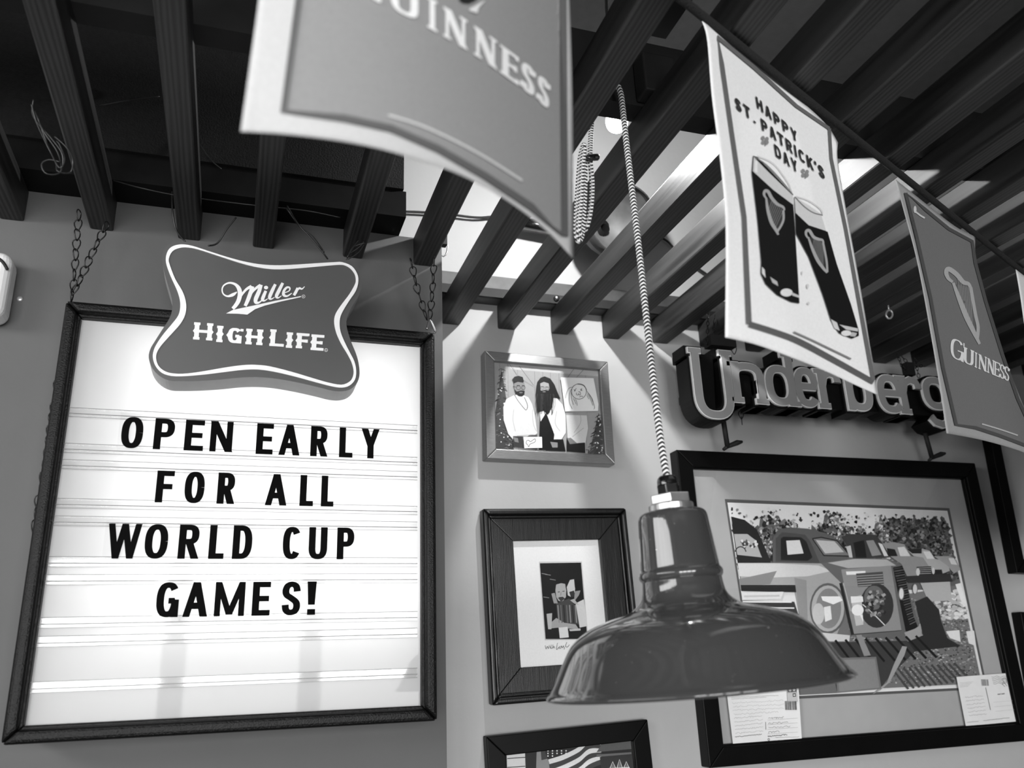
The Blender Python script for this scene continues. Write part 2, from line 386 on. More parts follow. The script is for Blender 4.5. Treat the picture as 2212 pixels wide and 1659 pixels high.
def holed_wall(name, horizontal, pos, a0, a1, z1, holes, th=.1):
    """a wall with rectangular window holes, built from boxes joined into one mesh"""
    V = []; Fc = []
    def add(u0, u1, z0, z1_):
        v, f = boxv(u0, u1, pos - th, pos, z0, z1_) if horizontal else boxv(pos - th, pos, u0, u1, z0, z1_)
        b = len(V); V.extend(v); Fc.extend([tuple(i + b for i in q) for q in f])
    u = a0
    for h0, h1, zz0, zz1 in holes:
        add(u, h0, 0, z1); add(h0, h1, 0, zz0); add(h0, h1, zz1, z1); u = h1
    add(u, a1, 0, z1); return struct(obj(name, V, Fc, M_wall2))
hb = [(-1.5 + k*.8 - .35, -1.5 + k*.8 + .35, CZ - .95, CZ + .75) for k in range(4)]
hs = [(-.62 + k*.5 - .21, -.62 + k*.5 + .21, CZ - .16, CZ + 1.52) for k in range(3)]
holed_wall('wall_back', True, -2.9, -2, 3.4, CEIL, hb)
holed_wall('wall_side_left', False, -1.9, -2.9, YL, CEIL, hs)
struct(box('wall_side_right', 3.3, 3.4, -2.9, YR, 0, CEIL, M_wall2))
for k, (a, b, z0, z1) in enumerate(hb):
    o = struct(box('window_%d' % (k + 1), a, b, -2.96, -2.95, z0, z1, clear('window_glass')))
    box('window_frame', (a + b)/2 - .02, (a + b)/2 + .02, -2.95, -2.92, z0, z1, M_black, o)
for k, (a, b, z0, z1) in enumerate(hs):
    o = struct(box('window_%d' % (k + 5), -1.96, -1.95, a, b, z0, z1, clear('window_glass')))
    box('window_frame', -1.95, -1.92, a, b, z0 + .9, z0 + .94, M_black, o)
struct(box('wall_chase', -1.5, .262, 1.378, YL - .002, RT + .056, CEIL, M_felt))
# ledgers along both walls above the rafters, with bolts
o = struct(box('trim_1', -1.5, .268, YL - .075, YL + .03, RT - .0, RT + .055, mat('ledger_black', 10, .6, var=.3, spec=.2)))
o2 = struct(box('trim_2', .243*YL, 3.2, YR - .036, YR, RT, RT + .058, mat('ledger_grey', 66, .55, var=.35, nscale=25)))
box('lower_strip', .243*YL, 3.2, YR - .045, YR - .036, RT - .0, RT + .022, M_black, o2)
for px, py in ((1201, 645), (1640, 700), (985, 612)):
    p = onY(px, py, YR - .045); lathe('bolt', [(0, .007), (.006, .007), (.009, .004)], p, (0, -1, 0), mat('zinc', 170, .3, 1), o2, 16, cap1=True)
# rafters and header beams are pieces of the ceiling
RX = [-.70, -.558, -.418, -.278, -.134, -.005, .160, .297] + [.42 + .1345*k for k in range(19)]
RXW = {}
for x in RX:
    wdt = .038 if x < .4 else .043
    yend = YL if x < .35 else YR
    r = box('rafter', x, x + wdt, -1.2, yend, RU, RT, M_raft, None, 0); r.parent = ceil
    r.location = LOC[r] - LOC[ceil]; bevel(r, .0035, 2)
M_head = mat('header_black', 12, .7, var=.4, nscale=30)
for y in (.965, .28, -.5):
    r = box('cross_beam', -1.9, 3.3, y, y + .04, RT, RT + .125, M_head); r.parent = ceil; r.location = LOC[r] - LOC[ceil]
for x in (.56, 1.5):
    r = box('upper_joist', x, x + .05, -1.2, .964, RT + .14, RT + .24, M_head); r.parent = ceil; r.location = LOC[r] - LOC[ceil]

# ------------------------------------------------------------------ letter board (light box)
YF = 1.36                       # front of its frame
YP = 1.385                      # its translucent panel
def rect_of(corners, Y):
    P = [onY(x, y, Y) for x, y in corners]
    return (P[0].x + P[3].x)/2, (P[1].x + P[2].x)/2, (P[2].z + P[3].z)/2, (P[0].z + P[1].z)/2
bx0, bx1, bz0, bz1 = rect_of([(143, 648), (940, 716), (946, 1560), (-2, 1608)], YF)
lb = thing('letter_board', 'large white backlit letter board in a black frame hanging from chains', 'sign', ((bx0 + bx1)/2, YF + .04, bz0))
M_frame = mat('textured_black_plastic', 8, .42, var=.2, spec=.22, bump=.5, bscale=420)
fw = .0185
def frame_rails(parent, x0, x1, z0, z1, yf, yb, wd, m, name='frame_rail', lip=None, round_=.006, to=lambda p: p):
    """four mitred rails"""
    c = [((x0, z1), (x1, z1), (x1 - wd, z1 - wd), (x0 + wd, z1 - wd)), ((x1, z1), (x1, z0), (x1 - wd, z0 + wd), (x1 - wd, z1 - wd)),
         ((x1, z0), (x0, z0), (x0 + wd, z0 + wd), (x1 - wd, z0 + wd)), ((x0, z0), (x0, z1), (x0 + wd, z1 - wd), (x0 + wd, z0 + wd))]
    for q in c:
        V = [to((a, yf, b)) for a, b in q] + [to((a, yb, b)) for a, b in q]
        o = obj(name, V, [(0, 1, 2, 3), (7, 6, 5, 4), (0, 4, 5, 1), (1, 5, 6, 2), (2, 6, 7, 3), (3, 7, 4, 0)], m, parent); bm_fix(o)
        if round_: bevel(o, round_, 3)
frame_rails(lb, bx0, bx1, bz0, bz1, YF, YF + .045, fw, M_frame)
frame_rails(lb, bx0 + fw - .004, bx1 - fw + .004, bz0 + fw - .004, bz1 - fw + .004, YF + .012, YF + .03, .008, M_frame, 'inner_lip', round_=.002)
hv, hf = boxv(bx0 + .006, bx1 - .006, YF + .04, 1.444, bz0 + .006, bz1 - .006)
obj('housing', hv, [f for i, f in enumerate(hf) if i != 2], mat('housing_white', 215, .6, var=.03), lb)
def panel_mat():
    m = bpy.data.materials.new('milky_acrylic'); m.use_nodes = True; nt = m.node_tree; nt.nodes.clear()
    out = nt.nodes.new('ShaderNodeOutputMaterial'); t = nt.nodes.new('ShaderNodeBsdfTranslucent'); d = nt.nodes.new('ShaderNodeBsdfDiffuse'); g = nt.nodes.new('ShaderNodeBsdfGlossy')
    n = nt.nodes.new('ShaderNodeTexNoise'); n.inputs['Scale'].default_value = 4; r = nt.nodes.new('ShaderNodeMapRange'); r.inputs['To Min'].default_value = .78; r.inputs['To Max'].default_value = .86
    nt.links.new(n.outputs['Fac'], r.inputs[0]); nt.links.new(r.outputs[0], d.inputs[0]); nt.links.new(r.outputs[0], t.inputs[0])
    g.inputs['Roughness'].default_value = .03
    a = nt.nodes.new('ShaderNodeMixShader'); a.inputs[0].default_value = .35; nt.links.new(t.outputs[0], a.inputs[1]); nt.links.new(d.outputs[0], a.inputs[2])
    b = nt.nodes.new('ShaderNodeMixShader'); f = nt.nodes.new('ShaderNodeFresnel'); f.inputs[0].default_value = 1.26; nt.links.new(f.outputs[0], b.inputs[0])
    nt.links.new(a.outputs[0], b.inputs[1]); nt.links.new(g.outputs[0], b.inputs[2]); nt.links.new(b.outputs[0], out.inputs[0]); return m
obj('panel', [(bx0 + .008, YP, bz0 + .008), (bx1 - .008, YP, bz0 + .008), (bx1 - .008, YP, bz1 - .008), (bx0 + .008, YP, bz1 - .008)], [(0, 1, 2, 3)], panel_mat(), lb)
bl = area('board_lamp', ((bx0 + bx1)/2 + .04, 1.44, (bz0 + bz1)/2 + .06), ((bx0 + bx1)/2 + .04, 0, (bz0 + bz1)/2 + .06), .46, .48, .88)
# clear rails that hold the letters
M_rail = clear('rail_acrylic', .99, .04, .05, .012)
M_redge = mat('rail_edge_grey', 105, .4, var=.05)
xr0 = onY(120, 1050, YP).x; xr1 = onY(900, 1050, YP).x
def rail_z(px, py): return onY(px, py, YP - .004).z
for lx, ly in ((143, 880), (131, 957), (124, 992), (111, 1076), (104, 1114), (89, 1202), (83, 1241), (68, 1334), (62, 1375), (46, 1474)):
    zt = rail_z(lx, ly); hgt = .0145
    prof = [(0, 0), (-.005, 0), (-.005, -.0012), (-.0012, -.0012), (-.0012, -hgt*.62), (-.005, -hgt*.62), (-.005, -hgt*.62 - .0012), (-.0012, -hgt*.62 - .0012), (-.0012, -hgt + .0012), (-.0045, -hgt + .0012), (-.0045, -hgt), (0, -hgt)]
    n = len(prof); V = [(xr0, YP - .0008 + a, zt + b) for a, b in prof] + [(xr1, YP - .0008 + a, zt + b) for a, b in prof]
    obj('rail', V, [tuple(range(n)), tuple(range(n, 2*n))[::-1]] + [(i, (i + 1) % n, n + (i + 1) % n, n + i) for i in range(n)], M_rail, lb)
    for dz, tk_ in ((0, .0007), (-hgt*.62, .0012), (-hgt, .0005)): box('rail_edge', xr0, xr1, YP - .0062, YP - .0055, zt + dz - tk_, zt + dz, M_redge, lb)
# loose letters: a clear card with a black character
YLT = YP - .0075
M_let = mat('letter_black', 4, .7, var=.2, spec=.05)
M_card = clear('card_acrylic', .985, .012)
rows = [('OPEN', [('O', 262, 309), ('P', 333, 377), ('E', 399.5, 441), ('N', 454, 504)], 904, 971, 350), ('EARLY', [('E', 553.5, 590), ('A', 602, 648), ('R', 671, 708), ('L', 733, 762), ('Y', 781, 820)], 921, 986, 690),
        ('FOR', [('F', 337, 375), ('O', 399, 442), ('R', 470, 508)], 1019, 1087, 420), ('ALL', [('A', 573, 620), ('L', 648, 677), ('L', 694, 721)], 1026, 1093, 650),
        ('WORLD', [('W', 231, 304), ('O', 313, 363), ('R', 386, 431), ('L', 452, 485), ('D', 503, 545)], 1133, 1207, 380), ('CUP', [('C', 611, 650), ('U', 667, 707), ('P', 728, 765)], 1139, 1208, 690),
        ('GAMES', [('G', 338, 387), ('A', 396, 450), ('M', 464, 529), ('E', 545, 584), ('S', 609, 649), ('!', 663, 683)], 1257, 1331, 500)]
ORD = ['first', 'second', 'third', 'fourth', 'fifth', 'sixth']
for wd_, ls, yt, yb, xm in rows:
    zt, zb = onY(xm, yt, YLT).z, onY(xm, yb, YLT).z; ym = (yt + yb)/2
    for k, (ch, xa, xb) in enumerate(ls):
        x0, x1 = onY(xa, ym, YLT).x, onY(xb, ym, YLT).x
        lab = ('black exclamation mark card after the word GAMES on the letter board' if ch == '!' else 'black letter %s, %s letter of the word %s on the letter board' % (ch, ORD[k], wd_))
        t = thing('letter_card', lab, 'letter', ((x0 + x1)/2, YLT, zb), 'black letters on the letter board')
        box('card', x0 - .004, x1 + .004, YLT, YLT + .0006, zb - .006, zt + .006, M_card, t)
        wl, hl = x1 - x0, zt - zb; tk = .0106 if ch not in 'WM' else .0088
        pol = glyph(ch, wl, hl, min(tk, wl*.95), .0084 if ch not in 'AWMNY!' else .0095)
        shp = [([(x0 + a, zb + b) for a, b in q], 14) for q in pol]
        if ch == '!': shp = [([(x0 + a, zb + b) for a, b in q], 14) for q in [[(.002, hl*.3), (wl - .002, hl*.3), (wl, hl), (0, hl)], [(.001, 0), (wl - .001, 0), (wl - .001, hl*.17), (.001, hl*.17)]]]
        art('character', shp, lambda p: (p[0], YLT - .0004, p[1]), (0, -1, 0), M_let, t, 1e-6)

# ------------------------------------------------------------------ beer sign in front of the board
YS = 1.308
ms = thing('beer_sign', 'dark pillow-shaped sign with white border reading Miller High Life', 'sign', tuple(onY(550, 850, YS + .02)))
cm = lambda p: (320 + p[0]/4.367, 500 + p[1]/4.367)
toS = lambda p: onY(*cm(p), YS)
OUT = [(130,250),(140,190),(180,130),(250,97),(340,95),(480,120),(640,160),(850,215),(1000,245),(1150,262),(1300,268),(1500,265),(1750,263),(1850,265),(1930,290),(1990,350),(2015,430),(2012,520),(1985,610),(1930,700),(1890,770),(1870,850),(1880,930),(1915,1040),(1960,1150),(1985,1240),(1995,1340),(1975,1420),(1920,1480),(1840,1505),(1740,1500),(1600,1465),(1400,1420),(1200,1385),(1040,1372),(880,1375),(700,1392),(500,1405),(300,1408),(190,1400),(100,1355),(35,1280),(5,1190),(20,1110),(60,1040),(130,930),(190,840),(220,770),(228,690),(215,600),(180,480),(145,350)]
B1 = [(168,250),(190,180),(240,140),(320,125),(420,140),(560,185),(750,245),(900,285),(1050,312),(1200,322),(1350,318),(1550,305),(1750,293),(1830,293),(1920,330),(1970,400),(1982,470),(1960,560),(1900,650),(1850,730),(1815,800),(1805,870),(1815,950),(1850,1040),(1900,1140),(1945,1230),(1962,1320),(1950,1400),(1900,1455),(1830,1475),(1740,1465),(1600,1430),(1400,1375),(1200,1328),(1040,1305),(900,1308),(750,1325),(550,1350),(350,1367),(220,1365),(130,1335),(70,1270),(45,1190),(55,1120),(90,1050),(150,965),(230,870),(285,795),(303,720),(298,640),(270,550),(215,430),(175,320)]
B2 = [(195,260),(205,320),(255,450),(320,560),(350,640),(360,720),(345,800),(300,880),(220,970),(130,1070),(85,1140),(75,1200),(95,1265),(140,1310),(210,1338),(330,1345),(500,1325),(700,1290),(850,1268),(950,1260),(1040,1262),(1150,1275),(1350,1325),(1550,1385),(1700,1428),(1820,1448),(1890,1425),(1925,1385),(1938,1320),(1920,1240),(1880,1160),(1820,1060),(1775,960),(1755,870),(1760,800),(1790,740),(1840,670),(1900,590),(1950,500),(1958,450),(1945,400),(1910,355),(1860,325),(1800,318),(1650,330),(1450,348),(1280,360),(1150,358),(1000,335),(850,295),(650,230),(480,175),(380,155),(300,158),(230,190)]
outs = smoothpath(OUT, 3, True)
M_sign = mat('sign_face', 78, .45, var=.04, nscale=12); M_rim = mat('sign_rim', 142, .5, var=.05); M_white = mat('sign_white', 238, .5, var=.02)
prism('body', [outs], lambda p: toS(p) + Vector((0, .002, 0)), (0, .0495, 0), M_rim, ms)
prism('face', [outs], toS, (0, .0022, 0), M_sign, ms)
e = Vector((0, -.0014, 0))
dk = prism('border_line', [smoothpath(B1, 3, True), smoothpath(B2, 3, True)], lambda p: toS(p) + e, (0, .0013, 0), M_white, ms)
script = []
def st(pts, w): script.extend([(q, 238) for q, g in S(pts, w, 238, 5)])
st([(838,572),(800,598),(750,613),(710,592),(698,550),(715,510),(765,487),(820,500),(856,540),(866,595),(852,655),(825,700),(797,730)], [8,30,17,13,13,14,17,24,38,42,40,36,30])
st([(862,640),(890,590),(930,545),(975,520)], [14,20,24,30]); st([(915,705),(940,650),(962,590),(985,520)], [30,36,38,34])
st([(955,620),(985,570),(1020,535),(1060,508)], [14,20,24,28]); st([(1066,505),(1045,570),(1015,640),(1018,672),(1050,670),(1085,640)], [30,38,38,30,16,9])
st([(1110,562),(1090,610),(1079,645),(1098,655),(1128,636)], [26,32,30,14,6]); st([(1200,500),(1168,566),(1145,625),(1162,640),(1192,622)], [26,33,30,14,6])
st([(1270,488),(1234,560),(1210,613),(1228,628),(1258,608)], [26,33,30,14,6]); st([(1285,582),(1330,562),(1335,535),(1310,530),(1282,560),(1278,600),(1310,612),(1355,585)], [8,10,16,20,24,28,16,8])
st([(1412,535),(1395,570),(1375,605)], [26,28,26]); st([(1398,570),(1425,538),(1450,545),(1476,522)], [10,20,14,6])
script.append((ell(1112, 532, 20, 17), 238))
script.append(([(735,776),(800,742),(1000,700),(1200,656),(1440,612),(1440,622),(1250,664),(1100,702),(1010,735),(935,787),(850,779)], 238))
art('script_lettering', script, lambda p: toS(p) + Vector((0, -.0008, 0)), (0, -1, 0), M_white, ms, 1e-6)
for ch, xa, xb, yt, yb in (('H',430,610,858,1032),('I',645,708,890,1048),('G',745,890,908,1060),('H',922,1082,918,1076),('L',1148,1278,924,1090),('I',1303,1362,952,1102),('F',1397,1512,958,1110),('E',1537,1652,972,1128)):
    wdx = xb - xa; hh = yb - yt - .07*wdx; tk = 44
    hl = []
    for q in glyph(ch, wdx - 14, hh, tk, 26, 8, 24): hl.append(([(xa + 7 + a + (b - hh/2)*.07, yb - .07*(wdx - a) - b) for a, b in q], 238))
    for u in {'H': (0, 1), 'I': (.5,), 'G': (0,), 'L': (0,), 'F': (0,), 'E': (0,)}[ch]:      # small spurs at mid stem
        sx = xa + 7 + tk/2 + u*(wdx - 14 - tk); my = (yt + yb)/2 + .035*wdx*(u*2 - 1)
        for sg in ((-1, 1) if ch == 'I' else (-1,) if u == 0 else (1,)): hl.append(([(sx + sg*tk*.4, my - 26), (sx + sg*(tk*.5 + 15), my), (sx + sg*tk*.4, my + 26)], 238))
    art('block_letter', hl, lambda p: toS(p) + Vector((0, -.0008, 0)), (0, -1, 0), M_white, ms, 1e-6)
for cx_, cy_ in ((1465, 615), (1678, 1120)):
    hl = S(ell(cx_, cy_, 15, 15), 3, 200, 0, True) + S([(cx_ - 4, cy_ + 7), (cx_ - 4, cy_ - 7), (cx_ + 4, cy_ - 4), (cx_ - 2, cy_), (cx_ + 5, cy_ + 7)], 2.5, 200)
    art('registered_mark', hl, lambda p: toS(p) + Vector((0, -.0008, 0)), (0, -1, 0), M_white, ms, 1e-6)

if 0: box('mounting_block', *[v for v in (onY(520, 700, YS).x, onY(600, 700, YS).x, YS + .048, YF - .001)], CZ + .43, CZ + .47, M_black, ms)

# ------------------------------------------------------------------ chains
def link_mesh(L, wd, r, shape):
    pts = []
    for k in range(14):
        q = 2*math.pi*k/14; s = math.sin(q); c = math.cos(q)
        ww = wd/2*(1 + shape*s); pts.append((c*ww, 0, s*L/2))
    V, Fc, UV = tubev(pts, r, 5, True)
    me = bpy.data.meshes.new('chain_link'); me.from_pydata([tuple(v) for v in V], [], Fc); me.polygons.foreach_set('use_smooth', [True]*len(Fc)); me.materials.append(mat('chain_steel', 42, .35, .7, var=.3)); return me
LINK = link_mesh(.021, .011, .0011, -.55)
LINKS = link_mesh(.0125, .007, .0009, 0)
def chain(parent, pts, me=LINK, pitch=.0185):
    pts = [Vector(p) for p in pts]; L = sum((b - a).length for a, b in zip(pts, pts[1:])); n = max(1, round(L/pitch))
    for i in range(n):
        d = (i + .5)/n*L
        for a, b in zip(pts, pts[1:]):
            l = (b - a).length
            if d <= l: break
            d -= l
        d = min(d, l)
        p = a + (b - a)*(d/l); o = bpy.data.objects.new('link', me); C.objects.link(o); o.parent = parent
        o.location = p - LOC[parent]; q = (b - a).to_track_quat('Z', 'Y'); o.rotation_mode = 'QUATERNION'
        o.rotation_quaternion = q @ Matrix.Rotation(math.pi/2*(i % 2) + random.uniform(-.4, .4) + .5, 4, 'Z').to_quaternion()
yc = YF + .02
def cp(px, py, y=yc): return onY(px, py, y)
t = thing('chain', 'thin dark steel chain in a V above the left corner of the letter board', 'chain', tuple(cp(150, 650)))
chain(t, [cp(171, 455), cp(165, 530), cp(160, 600), cp(154, 650)]); chain(t, [cp(232, 482), cp(200, 545), cp(170, 610), cp(156, 636)])
chain(t, [cp(154, 660, YF + .052), cp(130, 790, YF + .052), cp(99, 990, YF + .052), cp(72, 1150, YF + .052)])
t = thing('chain', 'thin dark steel chain in a V above the right corner of the letter board', 'chain', tuple(cp(930, 715)))
chain(t, [cp(887, 560), cp(900, 620), cp(922, 690)]); chain(t, [cp(938, 555), cp(934, 630), cp(928, 690)])
tube('hook', [cp(*p) for p in smoothpath([(922, 712), (928, 690), (934, 700), (940, 716), (937, 720)], 5)], .002, mat('zinc', 170, .3, 1), t, 6)

# ------------------------------------------------------------------ framed pictures
def fit_frame(corners, Y):
    """a real rectangle (centre, size, tilt on the wall) for four traced corners"""
    P = [onY(x, y, Y) for x, y in corners]; P = [Vector((p.x, p.z)) for p in P]; c = sum(P, Vector((0, 0)))/4
    ux = (P[1] - P[0] + P[2] - P[3])/2; uy = (P[0] - P[3] + P[1] - P[2])/2
    a = math.atan2(ux.y, ux.x); b = math.atan2(uy.y, uy.x) - math.pi/2; a = (a + b)/2
    return c, ux.length, uy.length, a
def picture(name, label, corners, yf, depth, wd, m, prof='flat'):
    c, W, H, a = fit_frame(corners, yf); t = thing(name, label, 'picture', (c.x, yf + depth, c.y - H/2))
    ca, sa = math.cos(a), math.sin(a)
    to = lambda p: (c.x + p[0]*ca - p[2]*sa, p[1], c.y + p[0]*sa + p[2]*ca)
    frame_rails(t, -W/2, W/2, -H/2, H/2, yf, yf + depth, wd, m, to=to, round_=.002)
    return t, to, W, H
GL = clear('picture_glass', .98, .03, .01)
def pane(t, to, W, H, y, wd):
    V, Fc = boxv(-W/2 + wd - .003, W/2 - wd + .003, y, y + .002, -H/2 + wd - .003, H/2 - wd + .003); obj('glass', [to(v) for v in V], Fc, GL, t)
def sheet(t, to, x0, x1, z0, z1, y, m, name):
    V, Fc = boxv(x0, x1, y, y + .0015, z0, z1); return obj(name, [to(v) for v in V], Fc, m, t)
INK = ink()
off = (0, -1, 0)

# --- silver framed photograph
ysf = YR - .034
t, to, W, H = picture('framed_photo', 'silver framed photograph of two bearded men beside decorated firs', [(1046, 757), (1313, 781), (1329, 1004), (1052, 989)], ysf, .034, .0225, mat('brushed_silver', 150, .38, .75, var=.12, nscale=60, stretch=(1, 1, 12)))
yph = ysf + .012
c2 = lambda p: onY(1020 + p[0]/5.72, 740 + p[1]/5.72, yph)
g = [([(255,205),(1585,325),(1675,1400),(285,1320)], 168)]
for x in (340, 440, 560, 770, 870, 965, 1070, 1400): g += S([(x, 200 + x*.09), (x + 15, 1350)], 4, 120)
g += [([(440,240),(1570,330),(1590,420),(480,330)], 195), ([(480,250),(560,410),(760,540),(770,560),(560,440)], 150)]
g += S([(580, 290), (760, 530)], 6, 110) + S([(1260, 320), (1180, 430)], 6, 110) + S([(1380,330),(1290,430)], 6, 120) + S([(450,250),(550,400)], 6, 110)
def fir(cx, top, bot, hw, n):
    out = [([(cx, top), (cx + hw, bot), (cx - hw, bot)], 70)]
    for k in range(n):
        f = random.random()**.7; y = top + (bot - top)*f; x = cx + random.uniform(-1, 1)*hw*f; s = random.uniform(10, 26)
        dr = 1 if x > cx else -1
        out += S([(x, y), (x + dr*s, y + s*.3), (x + dr*s*1.7, y + s*.9)], random.uniform(5, 10), random.choice((40, 60, 85, 110, 140)))
    for k in range(n//7):
        f = random.random()**.7; y = top + (bot - top)*f; out.append((ell(cx + random.uniform(-1, 1)*hw*f, y, 8, 8, 8), 245))
    return out
g += fir(365, 320, 1330, 150, 150) + fir(1560, 870, 1385, 120, 110)
# left figure: pale jumper, dark beard
g += [([(510,655),(600,640),(690,680),(735,760),(770,900),(800,1120),(760,1160),(560,1160),(500,1200),(440,1130),(385,960),(380,800),(420,700)], 232), ([(500,1160),(620,1160),(640,1310),(500,1290)], 60), ([(640,1180),(700,1150),(800,1140),(800,1330),(650,1310)], 90)]
g += S([(510,830),(500,960),(530,1100)], 7, 190, 4) + S([(740,830),(750,1000),(790,1100)], 7, 190, 4) + S([(520,650),(560,720),(640,820),(665,835),(680,780),(640,680)], 8, 110, 5) + S([(550,1155),(650,1150),(750,1140)], 8, 185, 3)
g += [(ell(578, 540, 66, 110), 140), ([(505,480),(490,460),(520,425),(570,415),(620,430),(635,480),(625,500),(560,490),(510,510)], 20), ([(520,580),(545,610),(600,595),(645,600),(640,650),(610,672),(570,668),(535,640)], 18), (ell(598, 622, 22, 8), 110)]
g += S(ell(567, 563, 26, 24), 5, 35, 0, True) + S(ell(628, 563, 22, 24), 5, 35, 0, True) + S([(500,545),(540,555)], 5, 35) + S([(545,535),(585,535)], 7, 30) + S([(610,535),(645,538)], 7, 30)
g += [(ell(540, 1210, 22, 18), 10), ([(500,1170),(560,1185),(570,1240),(520,1230)], 130)]
# middle figure: long dark hair, open pale jacket
g += [([(820,1330),(835,880),(920,860),(1060,1100),(1150,1340)], 14), ([(900,720),(1030,680),(1110,770),(1150,900),(1150,1120),(1060,1260),(1000,1220),(1010,1140),(950,980),(910,870),(840,980),(830,860)], 228), ([(1000,1200),(1120,1200),(1150,1350),(900,1340)], 14)]
g += S([(1040,850),(1020,1000),(1080,1100)], 7, 180, 4) + [([(960,1230),(1050,1240),(1050,1300),(985,1300)], 140)]
g += [([(790,540),(800,490),(840,440),(890,422),(960,450),(1010,520),(1050,620),(1085,700),(1000,690),(985,800),(930,900),(880,850),(800,870),(780,640)], 20), ([(835,510),(880,490),(940,510),(950,570),(920,630),(870,640),(840,590)], 165), ([(840,600),(900,590),(945,600),(930,660),(880,690),(840,660)], 22), (ell(885, 612, 20, 7), 120)]
for k in range(26): x = 800 + k*8; g += S([(x, 640), (x + random.uniform(-25, 25), 760), (x + random.uniform(-30, 30), 860 + random.uniform(-40, 50))], 4, random.choice((15, 40, 70)), 3)
g += S([(845,548),(880,552)], 5, 40) + S([(900,552),(938,556)], 5, 40) + S(ell(862, 566, 22, 18), 3, 60, 0, True) + S(ell(920, 570, 20, 18), 3, 60, 0, True)
# right figure behind the drawing
g += [([(1150,850),(1400,850),(1425,1060),(1390,1250),(1260,1250),(1170,1180)], 212), ([(1150,850),(1400,850),(1405,905),(1150,900)], 160), ([(1160,1180),(1260,1250),(1385,1240),(1390,1370),(1160,1350)], 16), ([(1165,1190),(1210,1180),(1290,1250),(1200,1260)], 120)]
g += S([(1330,900),(1330,1000),(1250,1120)], 7, 170, 4) + S([(1230,1170),(1370,1060)], 7, 170)
g += S([(1395,1330),(1430,1330),(1430,1380)], 8, 15)
art('photograph', g, c2, off, INK, t, 4e-6)
pane(t, to, W, H, ysf + .0075, .0225)
ypc = ysf + .0055
c3 = lambda p: onY(1020 + p[0]/5.72, 740 + p[1]/5.72, ypc)
t = thing('drawing', 'white paper with a doodled sad face taped on the silver framed photograph', 'drawing', tuple(c3((1350, 850))))
prism('paper', [[(1095,430),(1500,440),(1560,760),(1555,845),(1150,850)]], c3, (0, .0012, 0), mat('white_paper', 236, .7, var=.02), t)
g = S(ell(1318, 605, 92, 95), 6, 12, 0, True) + S([(1255,580),(1275,598)], 6, 12) + S([(1285,565),(1260,605)], 6, 12) + S([(1335,575),(1360,595)], 6, 12) + S([(1355,565),(1340,600)], 6, 12)
g += S([(1290,620),(1285,640),(1305,650),(1315,632),(1325,650),(1338,640),(1330,610),(1310,610)], 6, 12, 4) + S([(1325,675),(1345,662),(1370,670)], 6, 12, 3)
for p in ([(1240,550),(1190,570),(1160,640),(1155,690)], [(1230,570),(1200,640),(1200,740),(1235,820)], [(1225,600),(1225,680),(1250,770)], [(1250,690),(1275,740),(1280,760)], [(1275,700),(1292,740),(1296,780)], [(1245,540),(1310,510),(1380,530),(1415,590)], [(1300,515),(1370,530),(1410,580)],
          [(1415,600),(1470,690),(1510,790),(1502,825)], [(1420,630),(1460,700),(1490,780)], [(1415,650),(1440,700)], [(1425,615),(1480,690),(1500,770)]): g += S(p, 5, 12, 4)
art('doodle', g, lambda p: c3(p) + Vector((0, -.0003, 0)), off, INK, t, 2e-6)
t = thing('note_card', 'small white card with a curled doodle at the bottom of the silver frame', 'card', tuple(c3((750, 1300))))
prism('paper', [[(635,1165),(862,1165),(866,1300),(645,1305)]], c3, (0, .0012, 0), mat('white_paper', 236, .7, var=.02), t)
art('doodle', S([(690,1260),(668,1250),(672,1215),(700,1208),(720,1225),(770,1190),(782,1205),(770,1232),(715,1255),(700,1285),(685,1270)], 6, 12, 4), lambda p: c3(p) + Vector((0, -.0003, 0)), off, INK, t, 2e-6)

# --- dark wood framed photograph
ywf = YR - .03
c, W, H, a = fit_frame([(1044, 1097), (1351, 1098), (1397, 1497), (1063, 1525)], ywf)
t = thing('framed_photo', 'dark wooden framed small photograph of two men in a wide white mat', 'picture', (c.x, ywf + .03, c.y - H/2))
to = lambda p, c=c, ca=math.cos(a), sa=math.sin(a): (c.x + p[0]*ca - p[2]*sa, p[1], c.y + p[0]*sa + p[2]*ca)
M_dw = wood('dark_frame_wood', 4, 24, (30, 30, 3), .35, 3)
frame_rails(t, -W/2, W/2, -H/2, H/2, ywf, ywf + .03, .0135, M_dw, 'outer_moulding', to=to, round_=.005)
frame_rails(t, -W/2 + .013, W/2 - .013, -H/2 + .013, H/2 - .013, ywf + .008, ywf + .026, .007, M_dw, 'bead', to=to, round_=.003)
frame_rails(t, -W/2 + .0195, W/2 - .0195, -H/2 + .0195, H/2 - .0195, ywf + .012, ywf + .026, .0485, M_dw, 'frame_rail', to=to, round_=.0015)
c4 = lambda p: onY(1030 + p[0]/2.864, 1080 + p[1]/2.864, ywf + .021)
art('mat_board', [([(215,215),(785,212),(850,1050),(270,1068)], 240), ([(384,382),(650,380),(690,860),(420,868)], 205)], c4, off, INK, t, 2e-5)
g = [([(389,392),(643,388),(683,860),(425,860)], 22)]
